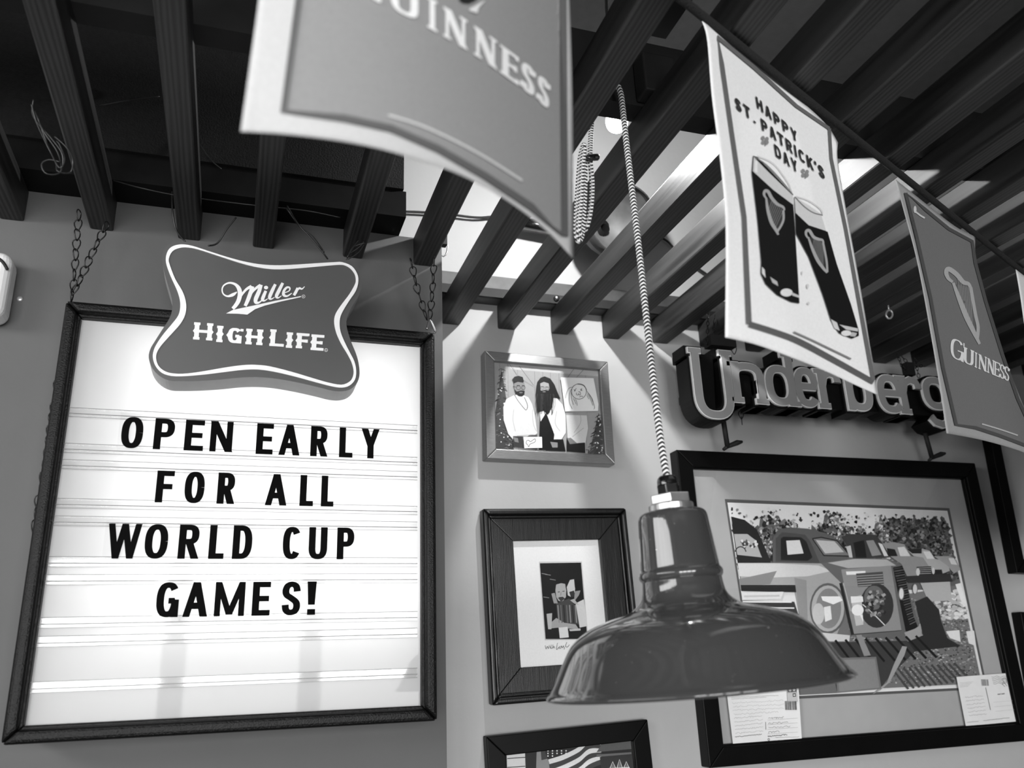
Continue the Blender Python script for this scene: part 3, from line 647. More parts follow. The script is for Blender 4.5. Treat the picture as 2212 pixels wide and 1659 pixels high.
g += [([(485,560),(490,520),(520,500),(545,520),(552,560),(550,600),(530,630),(505,625),(490,600)], 178), ([(485,525),(505,455),(535,480),(548,520),(520,515)], 20), ([(500,605),(530,600),(545,610),(520,630)], 60),
      ([(555,540),(575,495),(605,490),(612,520),(600,590),(580,600),(562,590)], 205), ([(600,490),(640,500),(645,560),(620,590),(605,540)], 12), ([(570,570),(600,560),(605,600),(580,600)], 50), ([(605,565),(640,560),(630,590),(600,630)], 150),
      ([(490,640),(570,610),(610,660),(630,770),(500,760)], 70), ([(610,640),(660,615),(683,780),(635,790)], 215), ([(575,620),(600,612),(630,650),(600,640)], 180), ([(445,770),(490,730),(540,760),(610,770),(630,800),(500,790),(455,795)], 170), ([(430,705),(465,700),(460,800),(440,800)], 190),
      ([(505,790),(560,785),(568,850),(512,855)], 225), ([(570,800),(640,795),(640,808),(575,812)], 200), ([(460,580),(480,575),(500,640),(475,640)], 160)]
for k in range(7): x = 500 + k*18; g += S([(x, 650), (x + 8, 760)], 7, random.choice((40, 110, 150)), 0)
for x, y in ((420,455),(440,460),(470,490),(430,600)): g += S([(x - 20, y), (x + 16, y + 6)], 4, 140)
g += S([(500,570),(512,568)], 4, 40) + S([(528,566),(542,564)], 4, 40) + S([(520,570),(518,592)], 3, 120) + S([(508,604),(534,602)], 5, 30)
art('photograph', g, lambda p: c4(p) + Vector((0, -.0012, 0)), off, INK, t, 4e-6)
g = []
for p in ([(422,900),(428,922),(436,905),(442,920),(448,898)], [(452,905),(454,918)], [(460,895),(458,918),(466,915)], [(470,895),(470,918),(476,905),(482,918)], [(498,885),(492,925),(505,915),(514,905),(508,915),(518,918),(522,902),(528,915),(536,900)], [(532,905),(540,912),(540,925)], [(556,880),(548,905),(560,910),(572,895)]): g += S(p, 2.6, 20, 4)
art('inscription', g, lambda p: c4(p) + Vector((0, -.0006, 0)), off, INK, t, 2e-6)
V, Fc = boxv(-W/2 + .066, W/2 - .066, ywf + .0155, ywf + .017, -H/2 + .066, H/2 - .066); obj('glass', [to(v) for v in V], Fc, GL, t)

# --- black framed flag picture below
ybf = YR - .026
t, to, W, H = picture('framed_photo', 'black framed picture with a striped flag at the bottom edge', [(1051, 1588), (1393, 1558), (1436, 1820), (1066, 1860)], ybf, .026, .038, mat('satin_black_frame', 7, .4, var=.2, nscale=20, spec=.15))
c5 = lambda p: onY(1030 + p[0]/2.864, 1080 + p[1]/2.864, ybf + .014)
g = [([(150,1560),(985,1480),(1100,2140),(180,2260)], 42), ([(185,1575),(298,1560),(320,2200),(200,2210)], 225)]
for k in range(9): y = 1600 + k*55; g += S([(188, y), (300, y - 8)], 5, 40)
g += [([(370,1560),(410,1545),(440,1580),(450,1659),(430,1900),(360,1900)], 150), ([(395,1550),(440,1545),(440,1600),(400,1610)], 70)]
g += [([(420,1550),(570,1525),(600,1600),(450,1640)], 45)]
for k in range(12): g.append((ell(440 + (k % 5)*28, 1552 + (k//5)*16, 5, 5, 6), 240))
for k in range(6):
    y0 = 1600 + k*32; pts = smoothpath([(445 + k*6, y0 + 20), (540, y0 - 10), (640, y0 - 60), (700, y0 - 110), (770, y0 - 90 - k*10)], 4); g += [(q, 235 if k % 2 == 0 else 70) for q in strip(pts, 30)]
g += [([(780,1500),(955,1490),(960,1540),(740,1560)], 95), ([(740,1575),(955,1560),(957,1572),(742,1590)], 110), ([(760,1590),(960,1575),(1000,1900),(800,1900)], 55)]
for k in range(3):
    x = 840 + k*42; a0 = 1605 + (k - 1)**2*14; g += S([(x - 16, 1659), (x, a0), (x + 18, 1659)], 4, 240); g.append(([(x - 12, 1659), (x, a0 + 12), (x + 14, 1659)], 120))
g += S([(810,1662),(945,1655)], 5, 240)
art('photograph', g, c5, off, INK, t, 4e-6)
pane(t, to, W, H, ybf + .008, .038)

# --- big truck picture
ytf = YR - .035
t, to, W, H = picture('framed_poster', 'large black framed photograph of a row of vintage trucks', [(1455, 968), (2110, 1003), (2235, 1599), (1540, 1659)], ytf, .035, .0385, mat('satin_black_frame', 7, .4, var=.2, nscale=20, spec=.15))
frame_rails(t, -W/2 + .037, W/2 - .037, -H/2 + .037, H/2 - .037, ytf + .006, ytf + .02, .006, mat('satin_black_frame', 7), 'inner_bead', to=to, round_=.002)
ymt = ytf + .018
c6 = lambda p: onY(1440 + p[0]/2.307, 940 + p[1]/2.307, ymt)
WI, HI = W/2 - .03, H/2 - .03
V, Fc = boxv(-WI, WI, ymt, ymt + .003, -HI, HI); obj('mat_board', [to(v) for v in V], Fc, mat('grey_mat_board', 172, .8, var=.03, nscale=30), t)
c7 = lambda p: onY(1540 + p[0]/3.456, 1060 + p[1]/3.456, ymt - .0004)
PB = [(88,62),(1762,128),(2020,1400),(1980,1475),(620,1575),(280,1590)]
g = [([(88,62),(1765,130),(2050,1480),(320,1570)], 90), ([(108,88),(1750,150),(2030,1462),(330,1548)], 240), ([(115,95),(1745,158),(2020,1450),(340,1535)], 232)]
PH = lambda u, v: (115 + u*1630 + v*225 + u*v*50, 95 + u*63 + v*1440 - u*v*148)     # position on the photograph
def inside(x, y): return 0
jag = [PH(k/90, (.115 + .045*math.sin(k*.27) + .02*math.sin(k*.9) if k < 62 else .05) + random.uniform(-.025, .025)) for k in range(90)]
g.append((jag + [PH(.995, .45), PH(0, .45)], 105))
for k in range(420):
    u = random.uniform(.005, .99); v = random.uniform(.09 + .04*math.sin(u*23) + .02*math.sin(u*61) if u < .7 else .04, .36); x, y = PH(u, v)
    g.append((blob(x, y, random.uniform(14, 30), 9), random.choice((35, 60, 90, 125, 160) if u < .7 else (35, 50, 70, 95))))
for k in range(3000):                              # foliage
    u = random.uniform(.005, .99); v = random.uniform(.02, .40)**1; r = random.uniform(5, 16)
    top = .10 + .045*math.sin(u*23) + .03*math.sin(u*61) if u < .7 else .05
    if v < top and random.random() < .8: continue
    x, y = PH(u, v); cl = math.sin(u*31 + 2*math.sin(v*40)) + math.sin(v*55 + u*9)
    tone = random.choice((15, 30, 50, 90, 180) if cl < -.2 else (40, 90, 140, 185, 225)) if u < .72 else random.choice((20, 40, 60, 80, 105, 150)); g.append((blob(x, y, r, 6), tone))
g += [([PH(.0, .62), PH(.99, .42), PH(.99, .99), PH(0, .99)], 120)]
for k in range(1700):                               # gravel
    u = random.uniform(.45, .985); v = random.uniform(.5, .97); x, y = PH(u, v); tone = random.choice((50, 75, 100, 130, 160, 190)); g.append((blob(x, y, random.uniform(3, 7), 6, 1.6), tone))
for k in range(110):
    u = random.uniform(.86, .985); v = random.uniform(.45, .62); x, y = PH(u, v); g.append((blob(x, y, random.uniform(8, 20), 7, 1.6), random.choice((190, 215, 235))))
# first truck (cab cut by the edge)
g += [([(130,195),(230,220),(320,290),(370,400),(420,520),(430,560),(180,540)], 30), ([(150,325),(250,325),(310,370),(350,480),(360,500),(175,480)], 175)]
g += [(blob(200 + random.random()*120, 370 + random.random()*60, 12), random.choice((60, 90, 220))) for k in range(26)]
g += S(ell(200, 465, 40, 45, 14, 190, 350), 8, 25)
g += [([(175,540),(500,540),(800,545),(900,580),(960,660),(985,900),(900,1120),(700,1130),(640,940),(600,720),(215,720)], 172), ([(180,545),(500,545),(780,560),(880,600),(700,640),(420,650),(190,640)], 215)]
g += [([(190,660),(470,600),(420,700),(200,715)], 140), ([(200,705),(620,705),(640,760),(205,750)], 40), ([(205,760),(520,755),(500,810),(212,815)], 228), ([(210,820),(600,830),(650,990),(300,990)], 60)]
g += S([(215,830),(580,832)], 11, 240) + S([(255,875),(600,877)], 10, 235) + S([(225,790),(490,785)], 14, 200)
g += [([(600,650),(690,670),(700,960),(640,950)], 150), (ell(850, 880, 135, 190), 100), (ell(850, 880, 122, 172), 185), (ell(855, 880, 95, 150), 140), ([(800,790),(940,790),(960,820),(890,850),(810,820)], 250), ([(820,870),(870,860),(880,960),(830,980)], 240), (ell(780, 920, 45, 80), 205), ([(810,1060),(1015,1080),(1010,1125),(810,1125)], 215)]
# second truck
g += [([(440,540),(440,350),(480,295),(560,275),(700,285),(840,320),(930,370),(1000,470),(1040,500),(800,545)], 95), ([(460,530),(462,360),(510,310),(680,330),(720,380),(790,540)], 75), ([(500,520),(500,360),(520,345),(650,350),(690,380),(735,500),(700,525)], 28), ([(540,375),(640,370),(670,470),(550,480)], 225), ([(735,360),(800,350),(920,375),(985,450),(1010,490),(820,485),(775,430)], 120), ([(760,370),(900,380),(970,460),(830,470)], 195)]
g += S([(735,360),(800,350),(920,375),(985,450),(1010,490),(820,485)], 9, 30, 0, True)
g += [([(800,545),(1040,500),(1300,510),(1400,550),(1420,640),(1500,900),(1540,1040),(1430,1120),(1020,1080),(960,700)], 105), ([(850,540),(1050,510),(1290,515),(1360,560),(1000,580)], 185), ([(950,590),(1320,560),(1400,1050),(1040,1075)], 150), ([(985,605),(1130,600),(1132,625),(990,630)], 245), ([(1060,620),(1260,605),(1270,710),(1075,720)], 80)]
for k in range(5): g += S([(1065 + k*3, 640 + k*18), (1260 + k*2, 628 + k*18)], 5, 175)
g += [(ell(1215, 860, 125, 165), 55), (ell(1195, 800, 75, 90), 110), ([(1100,780),(1115,1000),(1060,1010),(1020,800)], 205), (ell(1072, 892, 45, 42), 250), ([(1085,920),(1110,930),(1115,985)], 250), ([(1020,790),(1110,790),(1115,830),(1025,840)], 245)]
g += S([(1110,850),(1190,920),(1275,1005)], 7, 235, 4) + S([(1020,1075),(1400,1045)], 7, 60) + [(blob(1200 + random.uniform(-60, 70), 840 + random.uniform(-90, 90), 16), random.choice((40, 90, 150, 175))) for k in range(50)]
g += S([(945,690),(1035,1075)], 22, 40) + S([(965,690),(1020,900)], 6, 200)
g += [([(1335,575),(1410,560),(1490,940),(1540,1060),(1430,1050),(1400,900)], 22)]
for k in range(24): g += S([(1340 + k*5.2, 585 + k*18), (1412 + k*4, 575 + k*17.5)], 6, 110 if k % 2 else 70)
g += [(ell(1398, 770, 22, 48), 120), (ell(1398, 770, 16, 40), 230), (ell(1500, 735, 20, 42), 110), (ell(1500, 735, 15, 35), 215), ([(1420,1060),(1500,1030),(1545,1000),(1550,1090),(1450,1130)], 165)]
# trucks further along
g += [([(955,345),(1000,325),(1200,330),(1250,380),(1310,500),(1040,510),(1000,420)], 60), ([(1135,375),(1190,370),(1250,480),(1180,490)], 150), ([(1225,390),(1255,400),(1300,490),(1270,490)], 225), ([(1040,390),(1120,370),(1140,500),(1060,500)], 18), ([(985,420),(1020,410),(1035,500),(1010,500)], 200)]
g += [([(1255,395),(1330,385),(1420,400),(1470,490),(1580,500),(1620,580),(1560,640),(1440,640),(1400,550),(1320,495)], 150), ([(1370,425),(1420,420),(1465,490),(1390,490)], 220), ([(1290,430),(1350,440),(1370,490),(1300,490)], 25), ([(1440,440),(1540,430),(1610,450),(1650,510),(1740,530),(1760,600),(1650,640),(1600,560),(1560,500),(1490,490)], 180), ([(1560,455),(1610,455),(1645,510),(1590,510)], 225), ([(1440,440),(1550,430),(1550,470),(1480,470)], 35), ([(1640,490),(1760,490),(1810,520),(1840,590),(1790,620),(1740,560)], 165), ([(1750,505),(1790,505),(1815,555),(1770,550)], 225), ([(1510,570),(1620,565),(1625,630),(1530,635)], 45), ([(1630,590),(1700,590),(1710,640),(1640,640)], 35), ([(1420,640),(1760,620),(1780,680),(1450,690)], 50)]
for k in range(4): g += S([(1515, 580 + k*14), (1620, 576 + k*14)], 4, 175) + S([(1700, 570 + k*10), (1755, 570 + k*10)], 4, 175)
g += [([(1540,690),(1760,680),(1775,820),(1600,830)], 185), (ell(1522, 608, 14, 28), 215), (ell(1637, 600, 10, 25), 215)]
# shade, bumpers and ground in front
g += [([(1500,830),(1590,790),(1680,890),(1690,960),(1740,1100),(1840,1160),(1500,1200),(1440,1130),(1560,1080)], 45), ([(800,1135),(1440,1120),(1500,1200),(1300,1400),(1240,1480),(900,1500),(760,1300)], 62)]
for k in range(10): g += S([(830 + k*75, 1120 - k*4), (960 + k*78, 1300 - k*6)], 17, 22)
for k in range(12): g += S([(1330 + k*42, 1330 - k*4), (1450 + k*42, 1480 - k*6)], 15, 75)
g += [([(1405,1160),(1440,1165),(1420,1230),(1310,1430),(1240,1490),(1180,1520),(1290,1430),(1340,1300)], 165)]
g += [([(900,1250),(1210,1240),(1250,1480),(920,1510)], 120), ([(915,1265),(1200,1255),(1235,1470),(935,1498)], 140)]
g += [([(640,1430),(900,1420),(920,1510),(640,1525)], 110), ([(1060,1080),(1100,1075),(1170,1230),(1120,1235)], 150), ([(1800,700),(1840,690),(1890,860),(1860,870)], 240), ([(1730,1050),(1830,1040),(1840,1130),(1760,1100)], 235), ([(1880,1050),(1940,1045),(1955,1160),(1900,1140)], 235)]
art('photograph', g, c7, off, INK, t, 8e-7)
pane(t, to, W, H, ytf + .011, .0385)
# --- postcards slipped in front of its glass
ypc2 = ytf + .0075
c8 = lambda p: onY(1540 + p[0]/3.292, 1400 + p[1]/3.292, ypc2)
M_pc = mat('postcard', 222, .6, var=.03)
t = thing('postcard', 'written postcard headed SEVILLA in the lower left corner of the truck picture', 'postcard', tuple(c8((390, 690))))
prism('paper', [[(95,282),(607,258),(633,655),(145,695)]], c8, (0, .001, 0), M_pc, t)
g = [(ell(152, 299, 15, 18), 25), ([(138,297),(166,296),(166,302),(138,303)], 215)] + lay('SEVILLA', (129, 337), (183, 334), (1, -12), 25, .6, .2, .18)
for k in range(2): g += scribble(130, 352 + k*11, 465 - k*85, 336 + k*13, 1.5, 60, 1.6, 90)
for k in range(9): g += scribble(135 + k*3, 390 + k*27, (500 if k < 3 else 455 if k == 3 else 340) + k*2, 372 + k*27, 6, 40, 2, 175)
for k, q in enumerate(((395, 500, 500), (390, 535, 530), (390, 565, 545), (395, 600, 470))): g += scribble(q[0], q[1], q[2], q[1] - 8, 7, 22, 2.4, 130)
for k in range(4): g += S([(385, 512 + k*33), (600, 498 + k*33)], 1.4, 150)
g += S([(372, 525), (374, 580)], 3, 120) + scribble(385, 628, 525, 615, 5, 40, 3, 40) + scribble(155, 632, 345, 612, 4, 40, 2.4, 40) + scribble(440, 636, 610, 632, 2, 40, 1.6, 100) + scribble(440, 656, 500, 655, 2, 14, 1.6, 100)
g += [([(520,268),(590,264),(600,380),(526,386)], 150), ([(528,285),(588,282),(590,308),(530,312)], 40), (ell(545, 298, 11, 9), 200), (ell(573, 296, 11, 9), 200), ([(525,320),(595,316),(600,378),(528,384)], 185), ([(563,322),(585,320),(587,345),(565,347)], 60), (ell(575, 334, 7, 7), 200)]
for k in range(15): x = 510 + k*5.6; g += S([(x, 376), (x + 3, 440)], random.choice((1.6, 2.6, 3.4)), 40)
g += S(ell(394, 650, 6, 8), 2.5, 30, 0, True)
art('writing', g, lambda p: c8(p) + Vector((0, -.0004, 0)), off, INK, t, 2e-6)
t = thing('postcard', 'postmarked postcard in the lower right corner of the truck picture', 'postcard', tuple(c8((1990, 540))))
prism('paper', [[(1733,205),(2095,178),(2178,520),(1800,555)]], c8, (0, .001, 0), M_pc, t)
g = []
for k in range(5): g += S([(1980 + k*3 + j*9, 203 + k*12 + 5*math.sin(j*1.1)) for j in range(14)], 2, 70)
g += S([(2050,225),(2080,215),(2085,245),(2055,250),(2075,275)], 2.5, 50, 3) + S([(2060,230),(2090,270)], 2.5, 50)
for k in range(9): x = 1905 + k*6; g += S([(x, 222), (x + 6, 268)], random.choice((1.5, 3)), 50)
for k in range(4): g += scribble(1755, 248 + k*10, 1850 - k*12, 240 + k*10, 1, 24, 1.3, 130)
for k in range(6): g += scribble(1790 + k*6, 350 + k*26, 1920 + k*5, 338 + k*26, 5, 26, 1.8, 170)
g += S([(1937, 280), (1972, 440)], 3, 90) + lay('POST CARD', (2022, 334), (2070, 328), (1, -9), 80, .6, .2, .2)
for k in range(3): g += S([(1990 + k*8, 385 + k*32), (2130 + k*6, 373 + k*32)], 1.3, 180)
g += scribble(1805, 528, 1885, 520, 2, 26, 1.6, 80) + scribble(1920, 516, 2105, 495, 2, 50, 1.8, 70)
art('writing', g, lambda p: c8(p) + Vector((0, -.0004, 0)), off, INK, t, 2e-6)

# --- dark frames at the right edge
ykf = YR - .03
def strip_frame(label, corners, wd):
    t, to, W, H = picture('framed_picture', label, corners, ykf, .03, wd, mat('satin_black_frame', 7, .4, var=.2, nscale=20, spec=.15))
    frame_rails(t, -W/2 + wd - .002, W/2 - wd + .002, -H/2 + wd - .002, H/2 - wd + .002, ykf + .006, ykf + .022, .006, mat('satin_black_frame', 7), 'inner_bead', to=to, round_=.002)
    sheet(t, to, -W/2 + wd, W/2 - wd, -H/2 + wd, H/2 - wd, ykf + .02, mat('white_print', 225, .6, var=.03), 'print'); pane(t, to, W, H, ykf + .014, wd); return t
strip_frame('tall black framed white print above and right of the truck picture', [(2128, 905), (2560, 950), (2620, 1240), (2205, 1255)], .033)
strip_frame('black framed picture cut by the right edge beside the truck picture', [(2205, 1335), (2600, 1330), (2650, 1600), (2262, 1620)], .03)

# ------------------------------------------------------------------ channel letter sign "Underberg"
YU = 1.60
us = thing('channel_sign', 'hanging black channel letter sign with grey faces reading Underberg', 'sign', tuple(onY(1760, 900, YU + .03)))
M_uf = mat('letter_face_grey', 142, .45, var=.05, nscale=20); M_ub = mat('letter_black_shell', 7, .5, var=.3, spec=.2); M_ue = mat('letter_edge_white', 225, .4, var=.02)
def up_(px, py): p = onY(px, py, YU); return p.x, p.z
zb = up_(1640, 871)[1]; zx = up_(1640, 786)[1]; xh = zx - zb
xb = [up_(a, b) for a, b in ((1491, 752), (1588, 900))]
letters = [('U', 1500, 1588, 752, 902), ('n', 1584, 1652, 0, 0), ('d', 1656, 1718, 0, 0), ('e', 1718, 1768, 0, 0), ('r', 1770, 1818, 0, 0), ('b', 1828, 1882, 0, 0), ('e', 1895, 1948, 0, 0), ('r', 1943, 1990, 0, 0), ('g', 1993, 2048, 0, 0)]
tk = .019; sm = .0065
YM = 835
def extr(name, polys, x, z, y0, y1, m, parent):
    V = []; Fc = []
    for kk, q in enumerate(polys):
        b = len(V); n = len(q); y0 -= 4e-6; y1 += 4e-6
        V += [(x + a_, y0, z + b_) for a_, b_ in q] + [(x + a_, y1, z + b_) for a_, b_ in q]
        Fc += [tuple(range(b, b + n)), tuple(range(b + n, b + 2*n))[::-1]] + [(b + i, b + (i + 1) % n, b + n + (i + 1) % n, b + n + i) for i in range(n)]
    return obj(name, V, Fc, m, parent)
for ch, pa, pb, yt, yb in letters:
    x0, x1 = up_(pa, YM)[0], up_(pb, YM)[0]; hh = xh; z0 = zb
    if ch == 'U': z0 = up_(1545, 903)[1]; hh = up_(1540, 755)[1] - z0; x0, x1 = up_(1497, 800)[0], up_(1578, 800)[0]
    if ch == 'g': z0 = zb + .004
    kw = dict(t=tk, th=.0165, serif=sm, sh=.011); wl = x1 - x0
    L = extr('letter', glyph(ch, wl, hh, **kw), x0, z0, YU, YU + .006, M_uf, us)
    extr('edge', glyph(ch, wl, hh, ex=.0022, **kw), x0, z0, YU + .0022, YU + .008, M_ue, L)
    extr('shell', glyph(ch, wl, hh, ex=.0075, **kw), x0, z0, YU + .0085, YU + .062, M_ub, L)
xs0, xs1 = up_(1497, 800)[0], up_(2048, YM)[0]
xn = up_(1590, YM)[0]
bp_ = [(xn, zb + .004), (xs1 - .005, zb + .004), (xs1 - .005, zb + xh - .004), (xn, zb + xh - .004)]
prism('backing', [bp_], lambda p: (p[0], YU + .018, p[1]), (0, .05, 0), M_ub, us)
zu0 = up_(1545, 903)[1]; zu1 = up_(1540, 755)[1]
prism('backing', [[(xs0 + .012, zu0 + .02), (xs0 + .06, zu0 + .02), (xs0 + .07, zu1 - .006), (xs0 + .006, zu1 - .006)]], lambda p: (p[0], YU + .02, p[1]), (0, .045, 0), M_ub, us)
for px, py in ((1466, 775), (1480, 862)):
    p = onY(px, py, YU + .05); box('side_bracket', p.x - .004, xs0 + .01, YU + .04, YU + .075, p.z - .009, p.z + .011, M_black, us, .002)
for pt, pb_ in (((1562, 905), (1572, 968)), ((1998, 935), (2014, 992))):
    a_ = onY(*pt, YU + .045); b_ = onY(*pb_, YU + .06); tube('support_rod', [a_, (a_ + b_)/2, b_], .006, M_black, us, 10)
    tube('thumb_screw', [b_ + Vector((-.012, 0, -.004)), b_ + Vector((.0, 0, .004)), b_ + Vector((.022, -.01, .012)), b_ + Vector((.034, -.012, .014))], [.004, .005, .0065, .003], M_black, us, 8)
t = thing('chain', 'short dark chain holding the left end of the Underberg sign', 'chain', tuple(onY(1580, 765, YU + .03)))
yk = YU + .03
chain(t, [onY(1530, 670, yk), onY(1527, 745, yk)], LINKS, .011); chain(t, [onY(1544, 680, yk), onY(1540, 745, yk)], LINKS, .011); chain(t, [onY(1584, 735, yk), onY(1586, 764, yk)], LINK, .017)
t_ = thing('chain', 'loose end of chain dangling below the letter n of the Underberg sign', 'chain', tuple(onY(1603, 915, YU + .08)))
chain(t_, [onY(1599, 878, YU + .08), onY(1603, 915, YU + .08)], LINK, .017)
V, Fc = boxv(onY(1530, 740, yk).x, onY(1584, 740, yk).x, yk - .012, yk + .02, onY(1550, 750, yk).z, onY(1550, 728, yk).z); obj('clamp', V, Fc, M_black, t)
t = thing('chain', 'tangled dark chain holding the right end of the Underberg sign', 'chain', tuple(onY(1960, 820, YU + .03)))
chain(t, [onY(1938, 765, yk), onY(1948, 790, yk), onY(1960, 806, yk)], LINKS, .010); chain(t, [onY(1975, 770, yk), onY(1985, 815, yk)], LINKS, .010); chain(t, [onY(1948, 770, yk), onY(1970, 795, yk), onY(1992, 790, yk)], LINKS, .010)
box('clamp', onY(1955, 800, yk).x, onY(1970, 800, yk).x, yk - .01, yk + .01, onY(1960, 812, yk).z, onY(1960, 785, yk).z, M_black, t)

# ------------------------------------------------------------------ banners on a rope
RZ = .742
ra, rb = atZ(1520, 45, RZ), atZ(2197, 583, RZ); rd = (rb - ra).normalized(); rn = Vector((rd.y, -rd.x, 0))
if rn.y > 0: rn = -rn
def on_banner(px, py, bulge):
    d = ray(px, py); k = (ra - EYE).dot(rn)/d.dot(rn); p = EYE + d*k; s = (p - ra).dot(rd)
    k *= 1 + bulge(s, p.z - CZ); return EYE + d*k
M_cloth = ink('banner_print', .7, .2, .22)
def coons(L, R, T, B, n=44, m=60):
    """grid of 2D points between four boundary polylines (left, right top to bottom; top, bottom left to right)"""
    def at(poly, t):
        ls = [math.dist(a, b) for a, b in zip(poly, poly[1:])]; d = t*sum(ls)
        for a, b, l in zip(poly, poly[1:], ls):
            if d <= l + 1e-9: return (a[0] + (b[0] - a[0])*d/l, a[1] + (b[1] - a[1])*d/l)
            d -= l
        return poly[-1]
    G = []
    for j in range(m + 1):
        v = j/m; row = []
        for i in range(n + 1):
            u = i/n; l, r, tp, bt = at(L, v), at(R, v), at(T, u), at(B, u); c00, c10, c01, c11 = T[0], T[-1], B[0], B[-1]
            row.append(tuple((1 - u)*l[q] + u*r[q] + (1 - v)*tp[q] + v*bt[q] - ((1 - u)*(1 - v)*c00[q] + u*(1 - v)*c10[q] + (1 - u)*v*c01[q] + u*v*c11[q]) for q in (0, 1)))
        G.append(row)
    return G
def cloth(name, label, L, R, T, B, bulge, tone):
    sm_ = lambda p: smoothpath(p, 5)
    G = coons(sm_(L), sm_(R), sm_(T), sm_(B)); n = len(G[0]); V = [on_banner(x, y, bulge) for row in G for x, y in row]
    Fc = [(j*n + i, j*n + i + 1, (j + 1)*n + i + 1, (j + 1)*n + i) for j in range(len(G) - 1) for i in range(n - 1)]
    top = (V[0] + V[n - 1])/2; t = thing(name, label, 'banner', tuple(top), 'banners on the rope')
    o = obj('cloth', V, Fc, M_cloth, t, smooth=True, tones=[lin(tone)]*len(V))
    md = o.modifiers.new('thickness', 'SOLIDIFY'); md.thickness = .0006; md.offset = -1 if False else 0
    return t
def fine(shapes, maxl):
    """cut long shapes so that they follow the cloth's curve"""
    out = []
    for lp, g in shapes:
        loops = lp if isinstance(lp[0][0], (tuple, list)) else [lp]
        pts, tri = (loops[0], [(0, 1, 2), (0, 2, 3)]) if len(loops) == 1 and len(loops[0]) == 4 else (loops[0], [(0, 1, 2)]) if len(loops) == 1 and len(loops[0]) == 3 else tess(loops)
        out.append(([[pts[i] for i in t] for t in tri], g))
    res = []
    for k, (tris, g) in enumerate(out):
        st_ = list(tris)
        while st_:
            a, b, c = st_.pop(); e = [(math.dist(a, b), a, b, c), (math.dist(b, c), b, c, a), (math.dist(c, a), c, a, b)]; l, p, q, r = max(e, key=lambda z: z[0])
            if l > maxl: mid = ((p[0] + q[0])/2, (p[1] + q[1])/2); st_ += [(p, mid, r), (mid, q, r)]
            else: res.append(([a, b, c], g, k))
    return res
def banner_art(t, shapes, conv, bulge, maxl=30, name='print', lift=.0022, step=1.6e-5):
    V = []; Fc = []; T = []; lev = []; pg = None; n_ = 0
    for _, g in shapes:
        if g != pg: n_ += 1; pg = g
        lev.append(n_)
    for lp, g, k in fine([([conv(p) for p in (lp)] if not isinstance(lp[0][0], (tuple, list)) else [[conv(p) for p in l] for l in lp], g) for lp, g in shapes], maxl):
        b = len(V)
        for p in lp:
            q = on_banner(*p, bulge); q = q + rn*(lift + step*lev[k]); V.append(q); T.append(lin(g))
        Fc.append((b, b + 1, b + 2))
    return obj(name, V, Fc, M_cloth, t, tones=T)
ident = lambda p: p
def harp(neck, pillar, board, fill, w_, g1, g2):
    """harp emblem: curled neck, pillar, sound board and strings"""
    o = [(fill, g2)]
    a, b = neck[4], neck[-1]; c, d = board[1], board[-2]
    for k in range(8):
        f = (k + .5)/8; o += S([(a[0] + (b[0] - a[0])*f, a[1] + (b[1] - a[1])*f), (c[0] + (d[0] - c[0])*f, c[1] + (d[1] - c[1])*f)], w_*.16, g1 - 30)
    n = len(neck); o += S(neck, [w_*(.6 + .5*math.sin(math.pi*k/(n - 1))) for k in range(n)], g1, 4)
    o += S(pillar, w_*.75, g1, 4)
    n = len(board); o += S(board, [w_*(.6 + .6*math.sin(math.pi*k/(n - 1))) for k in range(n)], g1, 4)
    return o
# first banner, close to the lens
bul1 = lambda s, z: -.085*4*max(0, min(1, (s + .565)/.30))*(1 - max(0, min(1, (s + .565)/.30)))
t1 = cloth('banner', 'large grey GUINNESS banner hanging closest, cut by the top edge', [(592, -420), (575, -150), (559, 0), (540, 140), (520, 284)], [(1212, -300), (1224, -120), (1230, 0), (1236, 203), (1238, 559)],
           [(592, -420), (760, -480), (980, -440), (1212, -300)], [(520, 284), (618, 290), (739, 305), (838, 326), (943, 358), (1010, 385), (1081, 424), (1145, 469), (1196, 513), (1238, 559)], bul1, 196)
k2 = lambda p: (740 + p[0]/2.962, p[1]/2.962)
g = [([(668,-330),(645,0),(612,240),(740,256),(841,277),(943,321),(1044,379),(1145,446),(1216,508),(1212,0),(1190,-260),(950,-380)], 146)]
banner_art(t1, g, ident, bul1, 14, 'field', .0009)
g = [(lp, 96) for lp, _ in S([(668,-330),(642,0),(609,243),(740,258),(841,280),(943,324),(1044,382),(1145,449),(1217,512),(1213,0),(1190,-260)], 15, 0)]
g += [(lp, 205) for lp, _ in S([(835,252),(905,274),(980,308),(1050,346),(1124,393)], 5, 0, 3)]
BASE = [(60, -60), (230, 30), (400, 112), (570, 205), (700, 278), (900, 402), (1050, 510), (1180, 605), (1320, 720)]
def base_at(x):
    for a, b in zip(BASE, BASE[1:]):
        if x <= b[0]: return a[1] + (b[1] - a[1])*(x - a[0])/(b[0] - a[0])
    return BASE[-1][1]
for ch, xa, xb_, hh in (('G', 50, 240, 230), ('U', 292, 478, 205), ('I', 520, 606, 195), ('N', 628, 792, 190), ('N', 824, 982, 185), ('E', 1004, 1112, 180), ('S', 1128, 1222, 178), ('S', 1232, 1316, 175)):
    wl = xb_ - xa; tkk = min(52, wl*.42)
    for q in glyph(ch, wl - 12, hh, tkk*.92, 20, 14, 16): g.append(([k2((xa + 6 + a, base_at(xa + 6 + a) - b)) for a, b in q], 236))
g += [([k2(p) for p in [(725,-40),(840,-30),(850,5),(800,30),(760,28),(735,10)]], 40), ([k2(p) for p in [(800,68),(905,10),(860,60),(850,95),(800,78)]], 225)]
banner_art(t1, g, ident, bul1, 12)
